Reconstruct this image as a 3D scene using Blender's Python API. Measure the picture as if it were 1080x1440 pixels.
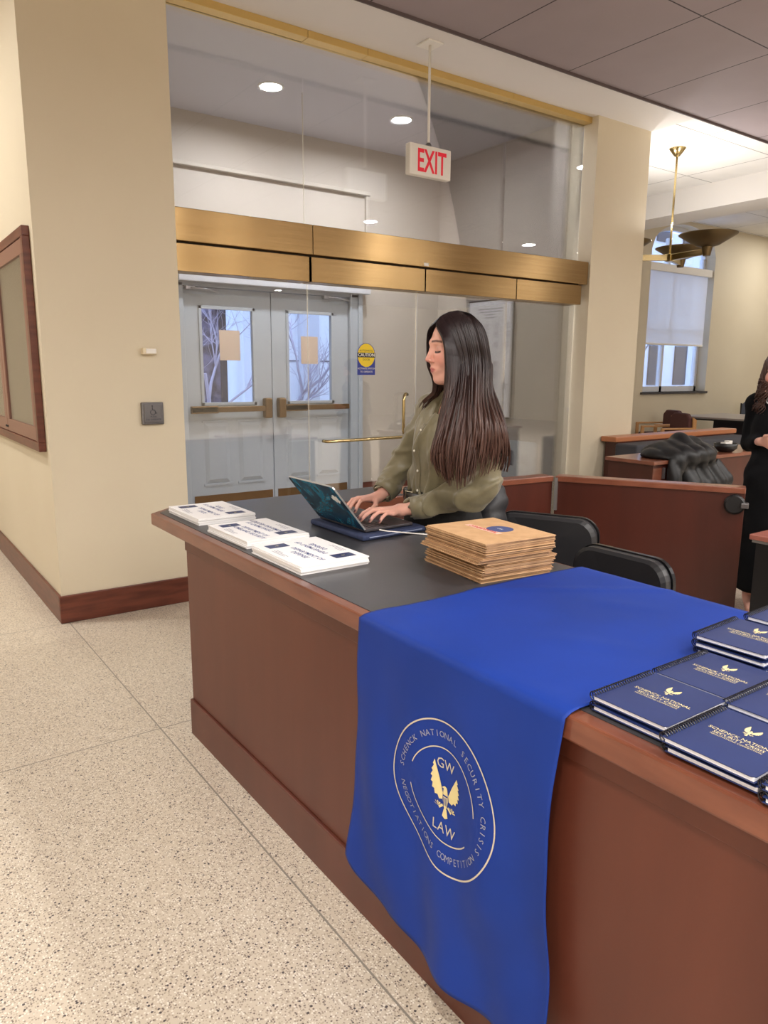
import bpy, bmesh, math, random
import numpy as np
from mathutils import Vector, Matrix, Quaternion
random.seed(7); np.random.seed(7)
for o in list(bpy.data.objects): bpy.data.objects.remove(o)
SC = bpy.context.scene
COL = SC.collection
# ---------------------------------------------------------------- camera
cam_d = bpy.data.cameras.new('camera'); cam = bpy.data.objects.new('camera', cam_d); COL.objects.link(cam)
YAW, PIT, ROL, FPX = 0.619204, 0.18902, 0.0058284, 1036.06
cy, sy, cp, sp = math.cos(YAW), math.sin(YAW), math.cos(PIT), math.sin(PIT)
F = Vector((sy*cp, cy*cp, -sp)); R = Vector((cy, -sy, 0)); U = R.cross(F)
R2 = R*math.cos(ROL) + U*math.sin(ROL); U2 = -R*math.sin(ROL) + U*math.cos(ROL)
CAM = Vector((0, 0, 1.53))
cam.matrix_world = Matrix(((R2.x, U2.x, -F.x, CAM.x), (R2.y, U2.y, -F.y, CAM.y), (R2.z, U2.z, -F.z, CAM.z), (0, 0, 0, 1)))
cam_d.sensor_fit = 'VERTICAL'; cam_d.sensor_height = 36; cam_d.lens = FPX/1440*36; cam_d.clip_start = .02; cam_d.clip_end = 200
SC.camera = cam
# ---------------------------------------------------------------- world, view
W = bpy.data.worlds.new('world'); SC.world = W; W.use_nodes = True
bgn = W.node_tree.nodes['Background']; bgn.inputs[0].default_value = (.50, .66, 1, 1); bgn.inputs[1].default_value = 5.0
SC.view_settings.view_transform = 'Standard'; SC.view_settings.look = 'None'; SC.view_settings.gamma = 1
SC.view_settings.exposure = 0.0
DOWN_W = 72       # watts of a downlight
VEST_W = 42
BOWL_W = 25
PANEL_W = 48
# ---------------------------------------------------------------- helpers
def lin(r, g, b):
    f = lambda c: (c/255/12.92) if c/255 <= .04045 else ((c/255+.055)/1.055)**2.4
    return (f(r), f(g), f(b), 1)
def mat(name, rgb, rough=.5, metal=0, spec=.5, coat=0, sheen=0, emis=None, estr=1, alpha=1):
    m = bpy.data.materials.new(name); m.use_nodes = True
    b = m.node_tree.nodes['Principled BSDF']
    b.inputs['Base Color'].default_value = lin(*rgb); b.inputs['Roughness'].default_value = rough
    b.inputs['Metallic'].default_value = metal; b.inputs['Specular IOR Level'].default_value = spec
    b.inputs['Coat Weight'].default_value = coat; b.inputs['Sheen Weight'].default_value = sheen
    if emis: b.inputs['Emission Color'].default_value = lin(*emis); b.inputs['Emission Strength'].default_value = estr
    return m
def N(m, t, **kw):
    n = m.node_tree.nodes.new(t)
    for k, v in kw.items():
        if k in n.inputs: n.inputs[k].default_value = v
        else: setattr(n, k, v)
    return n
def Lk(m, a, b): m.node_tree.links.new(a, b)
def vary(m, c1, c2, scale=(4, 4, 4), nscale=1.0, detail=3, lo=.35, hi=.65, bump=0, bscale=None, rough=None):
    b = m.node_tree.nodes['Principled BSDF']
    tc = N(m, 'ShaderNodeTexCoord'); mp = N(m, 'ShaderNodeMapping'); mp.inputs['Scale'].default_value = scale
    Lk(m, tc.outputs['Object'], mp.inputs['Vector'])
    nz = N(m, 'ShaderNodeTexNoise'); nz.inputs['Scale'].default_value = nscale; nz.inputs['Detail'].default_value = detail
    Lk(m, mp.outputs[0], nz.inputs['Vector'])
    cr = N(m, 'ShaderNodeValToRGB'); e = cr.color_ramp.elements
    e[0].position = lo; e[0].color = lin(*c1); e[1].position = hi; e[1].color = lin(*c2)
    Lk(m, nz.outputs['Fac'], cr.inputs[0]); Lk(m, cr.outputs[0], b.inputs['Base Color'])
    if bump:
        bp = N(m, 'ShaderNodeBump'); bp.inputs['Strength'].default_value = bump; bp.inputs['Distance'].default_value = .01
        n2 = nz
        if bscale:
            n2 = N(m, 'ShaderNodeTexNoise'); n2.inputs['Scale'].default_value = bscale; Lk(m, tc.outputs['Object'], n2.inputs['Vector'])
        Lk(m, n2.outputs['Fac'], bp.inputs['Height']); Lk(m, bp.outputs[0], b.inputs['Normal'])
    return m
class MB:
    def __init__(s): s.v = []; s.f = []
    def add(s, vs, fs):
        o = len(s.v); s.v += [Vector(v) for v in vs]; s.f += [[i+o for i in f] for f in fs]; return s
    def box(s, x0, y0, z0, x1, y1, z1, M=None):
        vs = [Vector(p) for p in ((x0,y0,z0),(x1,y0,z0),(x1,y1,z0),(x0,y1,z0),(x0,y0,z1),(x1,y0,z1),(x1,y1,z1),(x0,y1,z1))]
        if M: vs = [M @ v for v in vs]
        return s.add(vs, [(3,2,1,0),(4,5,6,7),(0,1,5,4),(1,2,6,5),(2,3,7,6),(3,0,4,7)])
    def tube(s, pts, r, n=10, caps=True):
        pts = [Vector(p) for p in pts]; rs = r if isinstance(r, (list, tuple)) else [r]*len(pts)
        vs = []; fs = []; pu = None
        for i, p in enumerate(pts):
            t = (pts[min(i+1, len(pts)-1)] - pts[max(i-1, 0)]).normalized()
            if pu is None: pu = t.orthogonal().normalized()
            pu = (pu - t*pu.dot(t)); pu = pu.normalized() if pu.length > 1e-6 else t.orthogonal().normalized()
            w = t.cross(pu)
            for k in range(n):
                a = 2*math.pi*k/n; vs.append(p + (pu*math.cos(a) + w*math.sin(a))*rs[i])
        for i in range(len(pts)-1):
            for k in range(n): fs.append((i*n+k, i*n+(k+1)%n, (i+1)*n+(k+1)%n, (i+1)*n+k))
        if caps: fs.append(tuple(range(n))[::-1]); fs.append(tuple((len(pts)-1)*n+k for k in range(n)))
        return s.add(vs, fs)
    def lathe(s, prof, c=(0, 0, 0), n=32, M=None):
        vs = []; fs = []
        for r, z in prof:
            for k in range(n):
                a = 2*math.pi*k/n; v = Vector((r*math.cos(a), r*math.sin(a), z)); v = (M @ v) if M else v; vs.append(v + Vector(c))
        for i in range(len(prof)-1):
            for k in range(n): fs.append((i*n+k, i*n+(k+1)%n, (i+1)*n+(k+1)%n, (i+1)*n+k))
        if prof[0][0] > 1e-4: fs.append(tuple(range(n))[::-1])
        if prof[-1][0] > 1e-4: fs.append(tuple((len(prof)-1)*n+k for k in range(n)))
        return s.add(vs, fs)
    def prism(s, poly, d0, d1, fn):   # poly of (a,b), fn(a,b,d)->xyz
        n = len(poly); vs = [fn(a, b, d0) for a, b in poly] + [fn(a, b, d1) for a, b in poly]
        fs = [tuple(range(n))[::-1], tuple(range(n, 2*n))] + [(i, (i+1)%n, n+(i+1)%n, n+i) for i in range(n)]
        return s.add(vs, fs)
    def sphere(s, c, r, n=12, sc=(1, 1, 1), M=None):
        pr = [(max(r*math.sin(math.pi*i/n), 1e-5), -r*math.cos(math.pi*i/n)) for i in range(n+1)]
        S = Matrix.Diagonal(sc); S = (M @ S) if M else S
        return s.lathe(pr, c, n*2, S)
    def build(s, name, m, parent=None, bevel=0, smooth=False, seg=2, world=True):
        me = bpy.data.meshes.new(name)
        off = Vector((0, 0, 0))
        if parent is not None and world:
            pp = parent
            while pp: off += pp.location; pp = pp.parent
        me.from_pydata([v-off for v in s.v], [], s.f); me.update()
        bm = bmesh.new(); bm.from_mesh(me); bmesh.ops.recalc_face_normals(bm, faces=bm.faces); bm.to_mesh(me); bm.free()
        if smooth:
            for p in me.polygons: p.use_smooth = True
        o = bpy.data.objects.new(name, me); COL.objects.link(o); o.parent = parent
        for x in (m if isinstance(m, list) else [m]): me.materials.append(x)
        if bevel:
            b = o.modifiers.new('bevel', 'BEVEL'); b.width = bevel; b.segments = seg; b.limit_method = 'ANGLE'; b.angle_limit = .6
            b.harden_normals = False
        return o
def thing(name, label, cat, loc=(0, 0, 0), group=None):
    o = bpy.data.objects.new(name, None); COL.objects.link(o); o.location = loc; o.empty_display_size = .05
    return tag(o, label, cat, group)
def tag(o, label, cat, group=None, kind=None):
    if label: o['label'] = label
    if cat: o['category'] = cat
    if group: o['group'] = group
    if kind: o['kind'] = kind
    return o
def struct(o, label=None):
    o['kind'] = 'structure'
    if label: o['label'] = label
    return o
def kids(o): return [c for c in bpy.data.objects if c.parent == o]
def copy_tree(o, parent=None):
    c = o.copy(); COL.objects.link(c); c.parent = parent
    for ch in kids(o): copy_tree(ch, c)
    return c
def text_geo(s, size=1, ax='CENTER', spacing=1, bold=0):
    cu = bpy.data.curves.new('t', 'FONT'); cu.body = s; cu.size = size; cu.align_x = ax; cu.align_y = 'CENTER'
    cu.space_character = spacing; cu.offset = bold; cu.resolution_u = 2
    o = bpy.data.objects.new('t', cu); COL.objects.link(o)
    dg = bpy.context.evaluated_depsgraph_get(); me = bpy.data.meshes.new_from_object(o.evaluated_get(dg))
    vs = [tuple(v.co) for v in me.vertices]; fs = [tuple(p.vertices) for p in me.polygons]
    bpy.data.objects.remove(o); bpy.data.curves.remove(cu); bpy.data.meshes.remove(me)
    return vs, fs
def add_text(mb, s, size, fn, **kw):       # fn(u,v)->xyz
    vs, fs = text_geo(s, size, **kw); mb.add([fn(v[0], v[1]) for v in vs], fs); return mb
def flat_build(mb, name, m, parent, world=True):
    o = mb.build(name, m, parent, world=world); return o
# --- signed distance modelling
def sm(a, b, k):
    h = np.clip(.5+.5*(b-a)/k, 0, 1); return b*(1-h)+a*h-k*h*(1-h)
def smax(a, b, k): return -sm(-a, -b, k)
def caps(P, a, b, ra, rb):
    a = np.array(a, float); b = np.array(b, float); ba = b-a; pa = P-a
    h = np.clip((pa@ba)/max(ba@ba, 1e-9), 0, 1); return np.linalg.norm(pa-h[..., None]*ba, axis=-1)-(ra+(rb-ra)*h)
def ell(P, c, r, M=None):
    q = P-np.array(c, float)
    if M is not None: q = q@np.array(M)
    r = np.array(r, float); k0 = np.linalg.norm(q/r, axis=-1); k1 = np.linalg.norm(q/r**2, axis=-1)+1e-9
    return k0*(k0-1)/k1
def nets(fn, lo, hi, h):
    lo = np.array(lo, float); hi = np.array(hi, float); n = np.ceil((hi-lo)/h).astype(int)+1
    ax = [lo[i]+h*np.arange(n[i]) for i in range(3)]
    D = np.empty(n)
    for i in range(n[0]):
        Y, Z = np.meshgrid(ax[1], ax[2], indexing='ij'); P = np.stack([np.full_like(Y, ax[0][i]), Y, Z], -1); D[i] = fn(P)
    ins = D < 0
    nx, ny, nz = n-1
    cnt = np.zeros((nx, ny, nz), int); acc = np.zeros((nx, ny, nz, 3))
    cor = [(a, b, c) for a in (0, 1) for b in (0, 1) for c in (0, 1)]
    sl = lambda A, c: A[c[0]:c[0]+nx, c[1]:c[1]+ny, c[2]:c[2]+nz]
    for i, c1 in enumerate(cor):
        for c2 in cor[i+1:]:
            df = [c2[k]-c1[k] for k in range(3)]
            if sum(abs(x) for x in df) != 1: continue
            d1, d2 = sl(D, c1), sl(D, c2); cr = (d1 < 0) != (d2 < 0)
            t = np.where(cr, d1/np.where(cr, d1-d2, 1), 0)
            for k in range(3): acc[..., k] += np.where(cr, c1[k]+t*df[k], 0)
            cnt += cr
    act = cnt > 0; idx = -np.ones((nx, ny, nz), int); idx[act] = np.arange(act.sum())
    cells = np.argwhere(act); V = lo+h*(cells+acc[act]/cnt[act][:, None])
    Fs = []
    for a in range(3):
        b, c = (a+1) % 3, (a+2) % 3
        s1 = [slice(1, m) for m in (nx, ny, nz)]; s1[a] = slice(0, (nx, ny, nz)[a])
        s2 = list(s1); s2[a] = slice(1, (nx, ny, nz)[a]+1)
        A = ins[tuple(s1)]; B = ins[tuple(s2)]
        for cond, flip in ((A & ~B, False), (~A & B, True)):
            e = np.argwhere(cond)
            if not len(e): continue
            e = e + np.array([0 if k == a else 1 for k in range(3)])
            def g(db, dc):
                q = e.copy(); q[:, b] += db; q[:, c] += dc; return idx[q[:, 0], q[:, 1], q[:, 2]]
            qd = np.stack([g(-1, -1), g(0, -1), g(0, 0), g(-1, 0)], 1)
            if flip: qd = qd[:, ::-1]
            Fs.append(qd)
    return V, np.concatenate(Fs)
def snoise(P, s, seed=0):
    r = np.random.RandomState(seed); o = np.zeros(P.shape[:-1])
    for k in range(6):
        d = r.normal(size=3); d /= np.linalg.norm(d); o += np.sin((P@d)*s*(.7+.25*k)+r.uniform(0, 6.28))
    return o/6
def mesh_obj(name, V, Fc, m, parent=None, smooth=True, colors=None, world=True):
    me = bpy.data.meshes.new(name); off = np.zeros(3)
    if parent is not None and world:
        pp = parent
        while pp: off += np.array(pp.location); pp = pp.parent
    V = np.asarray(V)-off
    me.vertices.add(len(V)); me.vertices.foreach_set('co', V.ravel())
    Fc = np.asarray(Fc); me.loops.add(Fc.size); me.loops.foreach_set('vertex_index', Fc.ravel().astype(np.int32))
    me.polygons.add(len(Fc)); me.polygons.foreach_set('loop_start', np.arange(0, Fc.size, Fc.shape[1], dtype=np.int32))
    me.polygons.foreach_set('loop_total', np.full(len(Fc), Fc.shape[1], dtype=np.int32))
    me.update(calc_edges=True); me.validate()
    if smooth: me.polygons.foreach_set('use_smooth', np.ones(len(me.polygons), bool))
    if colors is not None:
        ca = me.color_attributes.new('Col', 'FLOAT_COLOR', 'POINT'); ca.data.foreach_set('color', np.asarray(colors, np.float32).ravel())
    o = bpy.data.objects.new(name, me); COL.objects.link(o); o.parent = parent
    for x in (m if isinstance(m, list) else [m]): me.materials.append(x)
    return o
def px(x, y, ax, v):      # survey helper: where a sight line meets a plane of the room
    d = R2*((x-540)/FPX) + U2*((720-y)/FPX) + F; i = 'xyz'.index(ax); t = (v-CAM[i])/d[i]; return CAM + d*t

# ---------------------------------------------------------------- materials
M = {}
M['wall'] = vary(mat('wall_paint', (208, 197, 174), .55), (206, 194, 170), (211, 200, 177), (1, 1, 1), .7, bump=.03, bscale=180)
M['wall_white'] = mat('white_paint', (222, 218, 215), .6)
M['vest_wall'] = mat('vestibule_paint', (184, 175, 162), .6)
M['soffit'] = mat('soffit_paint', (222, 218, 216), .7)
M['base'] = vary(mat('baseboard_wood', (95, 48, 34), .35), (84, 40, 28), (108, 56, 40), (3, 3, 20), 1.5)
def wood(name, c1, c2, rough, scale, coat=.0, bump=0):
    m = mat(name, c1, rough, coat=coat); vary(m, c1, c2, scale, 1.0, 6, .3, .7, bump=bump); return m
M['mahog'] = wood('mahogany_panel', (82, 38, 25), (97, 49, 34), .42, (5, 5, .9), .0)
M['mahog_dark'] = wood('mahogany_partition', (64, 26, 17), (78, 33, 22), .38, (6, 6, .8), .15)
M['edge'] = wood('mahogany_edging', (104, 56, 40), (126, 74, 54), .3, (6, 6, 30), .3)
M['cap'] = wood('wood_cap', (116, 66, 48), (136, 82, 62), .3, (8, 8, 8), .3)
M['lam'] = vary(mat('charcoal_laminate', (58, 57, 60), .36), (54, 53, 56), (62, 61, 64), (3, 3, 3), 1)
M['brass'] = vary(mat('brushed_brass', (190, 150, 84), .27, 1), (162, 133, 90), (172, 143, 100), (1.5, 1.5, 60), 1)
_tn = N(M['brass'], 'ShaderNodeCombineXYZ'); _tn.inputs[0].default_value = 1; M['brass'].node_tree.nodes['Principled BSDF'].inputs['Anisotropic Rotation'].default_value = .25; Lk(M['brass'], _tn.outputs[0], M['brass'].node_tree.nodes['Principled BSDF'].inputs['Tangent'])
M['brass'].node_tree.nodes['Principled BSDF'].inputs['Anisotropic'].default_value = .85
M['brass2'] = mat('polished_brass', (196, 176, 128), .22, 1)
M['brass_paint'] = mat('satin_brass_trim', (214, 184, 118), .4, .7)
M['bronze'] = mat('aged_bronze', (126, 98, 66), .42, .9)
M['bowl'] = mat('dark_brass_bowl', (104, 88, 62), .38, .85)
M['door'] = mat('door_paint_grey', (172, 178, 183), .5)
M['steel'] = mat('brushed_steel', (120, 118, 120), .38, .9)
M['alu'] = mat('aluminium', (190, 190, 192), .35, .9)
M['white_pl'] = mat('white_plastic', (232, 228, 222), .4)
M['black'] = mat('black_plastic', (20, 20, 22), .4)
M['vinyl'] = mat('black_vinyl', (40, 40, 43), .38)
M['chair_metal'] = mat('dark_chair_metal', (34, 34, 37), .3, .6)
M['paper'] = mat('white_card', (240, 238, 238), .6)
M['navy_ink'] = mat('navy_ink', (62, 78, 140), .6)
M['grey_ink'] = mat('grey_ink', (150, 152, 165), .6)
M['kraft'] = vary(mat('kraft_paper', (196, 156, 114), .7), (190, 150, 108), (202, 162, 120), (12, 12, 12), 2)
M['kraft2'] = vary(mat('kraft_paper_dark', (166, 128, 92), .7), (150, 114, 80), (180, 140, 102), (12, 12, 12), 2)
M['red_ink'] = mat('red_ink', (196, 50, 44), .6)
M['pale_pink'] = mat('pink_label', (232, 190, 172), .6)
M['navy'] = vary(mat('navy_cover', (34, 44, 88), .42), (30, 42, 86), (36, 50, 98), (5, 5, 5), 1)
M['pages'] = mat('page_edges', (228, 228, 236), .7)
M['gold'] = mat('gold_print', (222, 206, 150), .5)
M['seal_line'] = mat('seal_thread', (196, 186, 168), .6)
M['wire'] = mat('black_wire', (22, 22, 30), .35)
def glass_mat(name, tint=(1, 1, 1), base=.05, gain=.75, rough=.0):
    m = bpy.data.materials.new(name); m.use_nodes = True; nt = m.node_tree; nt.nodes.clear()
    out = nt.nodes.new('ShaderNodeOutputMaterial'); mx = nt.nodes.new('ShaderNodeMixShader')
    tr = nt.nodes.new('ShaderNodeBsdfTransparent'); tr.inputs[0].default_value = (*tint, 1)
    gl = nt.nodes.new('ShaderNodeBsdfGlossy'); gl.inputs['Roughness'].default_value = rough; gl.inputs['Color'].default_value = (1, 1, 1, 1)
    lw = nt.nodes.new('ShaderNodeFresnel'); lw.inputs[0].default_value = 1.5
    ma = nt.nodes.new('ShaderNodeMath'); ma.operation = 'MULTIPLY_ADD'; ma.inputs[1].default_value = gain; ma.inputs[2].default_value = base
    nt.links.new(lw.outputs[0], ma.inputs[0]); nt.links.new(ma.outputs[0], mx.inputs[0])
    nt.links.new(tr.outputs[0], mx.inputs[1]); nt.links.new(gl.outputs[0], mx.inputs[2]); nt.links.new(mx.outputs[0], out.inputs[0])
    return m
M['glass'] = glass_mat('clear_glass', (.94, .94, .95), .03, .8)
M['glass_edge'] = mat('glass_edge', (150, 160, 158), .2)
M['win_glass'] = glass_mat('window_glass', (.96, .98, 1), .02, .6)
# terrazzo
def terrazzo():
    m = mat('terrazzo', (200, 192, 180), .28); b = m.node_tree.nodes['Principled BSDF']
    tc = N(m, 'ShaderNodeTexCoord'); col = None
    def vor(scale, lo, hi, invert=False):
        v = N(m, 'ShaderNodeTexVoronoi'); v.inputs['Scale'].default_value = scale; Lk(m, tc.outputs['Object'], v.inputs['Vector'])
        wn = N(m, 'ShaderNodeSeparateColor'); Lk(m, v.outputs['Color'], wn.inputs[0])
        return v, wn
    n1 = N(m, 'ShaderNodeTexNoise'); n1.inputs['Scale'].default_value = 1.2; Lk(m, tc.outputs['Object'], n1.inputs['Vector'])
    r1 = N(m, 'ShaderNodeValToRGB'); r1.color_ramp.elements[0].color = lin(201, 188, 169); r1.color_ramp.elements[1].color = lin(211, 199, 181)
    Lk(m, n1.outputs['Fac'], r1.inputs[0]); prev = r1.outputs[0]
    for scale, thr, rad, c in ((150, .62, .45, (184, 170, 150)), (180, .70, .45, (160, 146, 130)), (170, .84, .45, (120, 106, 96)), (160, .72, .45, (228, 220, 206)), (120, .955, .42, (78, 70, 70))):
        v, sp_ = vor(scale, 0, 0)
        gt = N(m, 'ShaderNodeMath', operation='GREATER_THAN'); gt.inputs[1].default_value = thr; Lk(m, sp_.outputs[0], gt.inputs[0])
        lt = N(m, 'ShaderNodeMath', operation='LESS_THAN'); lt.inputs[1].default_value = rad; Lk(m, v.outputs['Distance'], lt.inputs[0])
        mu = N(m, 'ShaderNodeMath', operation='MULTIPLY'); Lk(m, gt.outputs[0], mu.inputs[0]); Lk(m, lt.outputs[0], mu.inputs[1])
        mx = N(m, 'ShaderNodeMix', data_type='RGBA'); Lk(m, mu.outputs[0], mx.inputs[0]); Lk(m, prev, mx.inputs[6]); mx.inputs[7].default_value = lin(*c); prev = mx.outputs[2]
    # divider strips
    sx = N(m, 'ShaderNodeSeparateXYZ'); Lk(m, tc.outputs['Object'], sx.inputs[0]); outs = []
    for i, pos in enumerate(((.935, -2.4, 4.2, 7.5, 10.8), (2.975, 4.635, 6.3, -.9, -4.2, -7.5))):
        acc = None
        for p_ in pos:
            s_ = N(m, 'ShaderNodeMath', operation='SUBTRACT'); Lk(m, sx.outputs[i], s_.inputs[0]); s_.inputs[1].default_value = p_
            ab = N(m, 'ShaderNodeMath', operation='ABSOLUTE'); Lk(m, s_.outputs[0], ab.inputs[0])
            l = N(m, 'ShaderNodeMath', operation='LESS_THAN'); Lk(m, ab.outputs[0], l.inputs[0]); l.inputs[1].default_value = .003
            if acc: q = N(m, 'ShaderNodeMath', operation='MAXIMUM'); Lk(m, acc.outputs[0], q.inputs[0]); Lk(m, l.outputs[0], q.inputs[1]); acc = q
            else: acc = l
        outs.append(acc)
    mm = N(m, 'ShaderNodeMath', operation='MAXIMUM'); Lk(m, outs[0].outputs[0], mm.inputs[0]); Lk(m, outs[1].outputs[0], mm.inputs[1])
    mx = N(m, 'ShaderNodeMix', data_type='RGBA'); Lk(m, mm.outputs[0], mx.inputs[0]); Lk(m, prev, mx.inputs[6]); mx.inputs[7].default_value = lin(138, 130, 118)
    Lk(m, mx.outputs[2], b.inputs['Base Color']); return m
M['floor'] = terrazzo()
def tiles(name, c, cl, x0, px_, y0, py_, wid=.005, bump=True, rough=.8):
    m = mat(name, c, rough); b = m.node_tree.nodes['Principled BSDF']; tc = N(m, 'ShaderNodeTexCoord')
    sx = N(m, 'ShaderNodeSeparateXYZ'); Lk(m, tc.outputs['Object'], sx.inputs[0]); outs = []
    for i, (o0, per) in enumerate(((x0, px_), (y0, py_))):
        a = N(m, 'ShaderNodeMath', operation='SUBTRACT'); Lk(m, sx.outputs[i], a.inputs[0]); a.inputs[1].default_value = o0 - per/2 - 30*per
        w = N(m, 'ShaderNodeMath', operation='MODULO'); Lk(m, a.outputs[0], w.inputs[0]); w.inputs[1].default_value = per
        s_ = N(m, 'ShaderNodeMath', operation='SUBTRACT'); Lk(m, w.outputs[0], s_.inputs[0]); s_.inputs[1].default_value = per/2
        ab = N(m, 'ShaderNodeMath', operation='ABSOLUTE'); Lk(m, s_.outputs[0], ab.inputs[0])
        l = N(m, 'ShaderNodeMath', operation='LESS_THAN'); Lk(m, ab.outputs[0], l.inputs[0]); l.inputs[1].default_value = wid; outs.append(l)
    mm = N(m, 'ShaderNodeMath', operation='MAXIMUM'); Lk(m, outs[0].outputs[0], mm.inputs[0]); Lk(m, outs[1].outputs[0], mm.inputs[1])
    nz = N(m, 'ShaderNodeTexNoise'); nz.inputs['Scale'].default_value = 2.5; Lk(m, tc.outputs['Object'], nz.inputs['Vector'])
    r = N(m, 'ShaderNodeValToRGB'); r.color_ramp.elements[0].color = lin(*[x*.95 for x in c]); r.color_ramp.elements[1].color = lin(*[min(255, x*1.04) for x in c]); Lk(m, nz.outputs['Fac'], r.inputs[0])
    mx = N(m, 'ShaderNodeMix', data_type='RGBA'); Lk(m, mm.outputs[0], mx.inputs[0]); Lk(m, r.outputs[0], mx.inputs[6]); mx.inputs[7].default_value = lin(*cl)
    Lk(m, mx.outputs[2], b.inputs['Base Color']); return m
M['dark_ceiling'] = tiles('mauve_ceiling_panels', (150, 138, 142), (60, 52, 55), 3.72, .9, 3.05, 2.4)
M['white_ceiling'] = tiles('white_ceiling_tiles', (236, 234, 232), (150, 148, 148), 7.0, 1.2, 4.45, 1.0, .006)

# ================================================================ the setting
def sbox(name, m, *a, bevel=0, label=None): return struct(MB().box(*a).build(name, m, bevel=bevel), label)
sbox('floor', M['floor'], -5, -12, -.1, 18, 10, 0, label='speckled cream terrazzo floor with thin divider strips')
# left pillar block (its front face carries the door button; its side face the display case)
sbox('wall_left', M['wall'], .904, 4.65, 0, 1.725, 9.4, 4.2, label='cream wall block with the display case on its side and door button on its front')
sbox('wall_right', M['wall'], 5.62, 4.65, 0, 6.38, 5.1, 3.76, label='cream pillar to the right of the glass entrance')
bm_ = MB().box(.888, 4.634, 0, 1.725, 4.65, .172).box(.888, 4.65, 0, .904, 9.4, .172)
struct(bm_.build('baseboard_left', M['base'], bevel=.004), 'dark red wood baseboard around the cream wall corner')
struct(MB().box(5.604, 4.634, 0, 6.396, 4.65, .172).build('baseboard_right', M['base'], bevel=.004))
# vestibule
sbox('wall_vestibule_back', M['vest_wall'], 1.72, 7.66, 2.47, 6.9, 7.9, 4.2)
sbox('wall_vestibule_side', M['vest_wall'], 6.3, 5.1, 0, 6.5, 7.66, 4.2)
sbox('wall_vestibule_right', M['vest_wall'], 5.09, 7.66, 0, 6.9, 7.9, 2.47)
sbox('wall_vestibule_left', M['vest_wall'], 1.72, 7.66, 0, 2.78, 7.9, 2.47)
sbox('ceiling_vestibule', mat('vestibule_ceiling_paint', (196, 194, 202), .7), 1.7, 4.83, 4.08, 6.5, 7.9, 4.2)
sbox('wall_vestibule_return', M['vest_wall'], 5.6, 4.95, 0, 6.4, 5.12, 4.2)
struct(MB().box(5.09, 7.645, 0, 6.3, 7.66, .15).box(6.285, 5.12, 0, 6.3, 7.645, .15).build('baseboard_vestibule', M['base'], bevel=.003))
tr = MB().box(1.72, 7.60, 3.55, 5.2, 7.66, 3.59).box(5.15, 7.62, 2.56, 5.2, 7.66, 3.56)
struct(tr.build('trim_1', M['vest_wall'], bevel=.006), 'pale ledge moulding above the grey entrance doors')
# ceilings
sbox('ceiling', M['dark_ceiling'], -5, -12, 3.745, 18, 4.14, 4.3, label='mauve grey panelled ceiling over the lobby')
sbox('ceiling_soffit', M['soffit'], -5, 4.14, 3.76, 6.38, 4.83, 4.3, label='smooth white soffit in front of the glass entrance')
sbox('ceiling_header', M['soffit'], 1.7, 4.83, 4.08, 6.38, 4.9, 4.3)
sbox('ceiling_right', M['white_ceiling'], 6.38, 4.14, 3.79, 8.75, 8.6, 4.3, label='bright white tiled ceiling of the room on the right')
sbox('ceiling_far', M['white_ceiling'], 9.3, 4.14, 4.29, 18, 8.6, 4.5)
sbox('ceiling_beam', M['wall_white'], 8.72, 4.14, 3.5, 9.3, 8.6, 4.4, label='white dropped beam crossing the ceiling of the right room')
struct(MB().box(-5, 4.128, 3.725, 18, 4.14, 3.78).build('trim_2', mat('ceiling_edge', (92, 80, 82), .6)))
# outer walls that close the building
sbox('wall_back', M['wall'], -5, -12.2, 0, 18, -12, 4.3)
sbox('wall_far_left', M['wall'], -5.2, -12, 0, -5, 10, 4.3)
sbox('wall_corridor_end', M['wall'], -5, 9.4, 0, 1.0, 9.6, 4.3)
sbox('ceiling_corridor', M['soffit'], -5, 4.83, 3.9, 1.0, 9.5, 4.3)
sbox('wall_far_right', M['wall'], 18, -12, 0, 18.2, 10, 4.6)

# ================================================================ glass entrance
GY = 4.80
def pane(name, x0, x1, z0, z1, y=GY, t=.012, m='glass'):
    o = MB().box(x0, y, z0, x1, y+t, z1).build(name, M[m]); return o
for i, (x0, x1) in enumerate(((1.72, 2.716), (2.724, 4.648), (4.656, 5.61))):
    struct(pane('window_%d' % (i+1), x0, x1, 2.52, 3.712), ['left', 'wide middle', 'right'][i]+' clear glass pane above the brass header')
# brass trim at soffit
for i, (x0, x1) in enumerate(((1.72, 2.717), (2.72, 3.2), (3.203, 4.64), (4.643, 5.62))):
    struct(MB().box(x0, 4.72, 3.712, x1, 4.83, 3.76).build('trim_%d' % (i+3), M['brass_paint'], bevel=.002), 'brass strip between the white soffit and the glass')
hd = thing('door_header', 'long brushed brass header beam across the glass entrance with lower brass panels', 'door header', (3.65, 4.7, 2.14))
for x0, x1 in ((1.725, 2.706), (2.709, 5.61)): MB().box(x0, 4.665, 2.322, x1, 4.84, 2.52).build('beam', M['brass'], hd, bevel=.004)
for x0, x1 in ((1.725, 2.690), (2.708, 3.722), (3.734, 4.722), (4.73, 5.56)): MB().box(x0, 4.69, 2.142, x1, 4.83, 2.312).build('lower_panel', M['brass'], hd, bevel=.003)
MB().box(1.73, 4.72, 2.305, 5.55, 4.83, 2.33).build('shadow_gap', M['black'], hd)
st = MB().box(3.69, 4.6635, 2.33, 3.735, 4.665, 2.352).build('sticker', M['white_pl'], hd); st['label'] = 'small white sticker'
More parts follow.
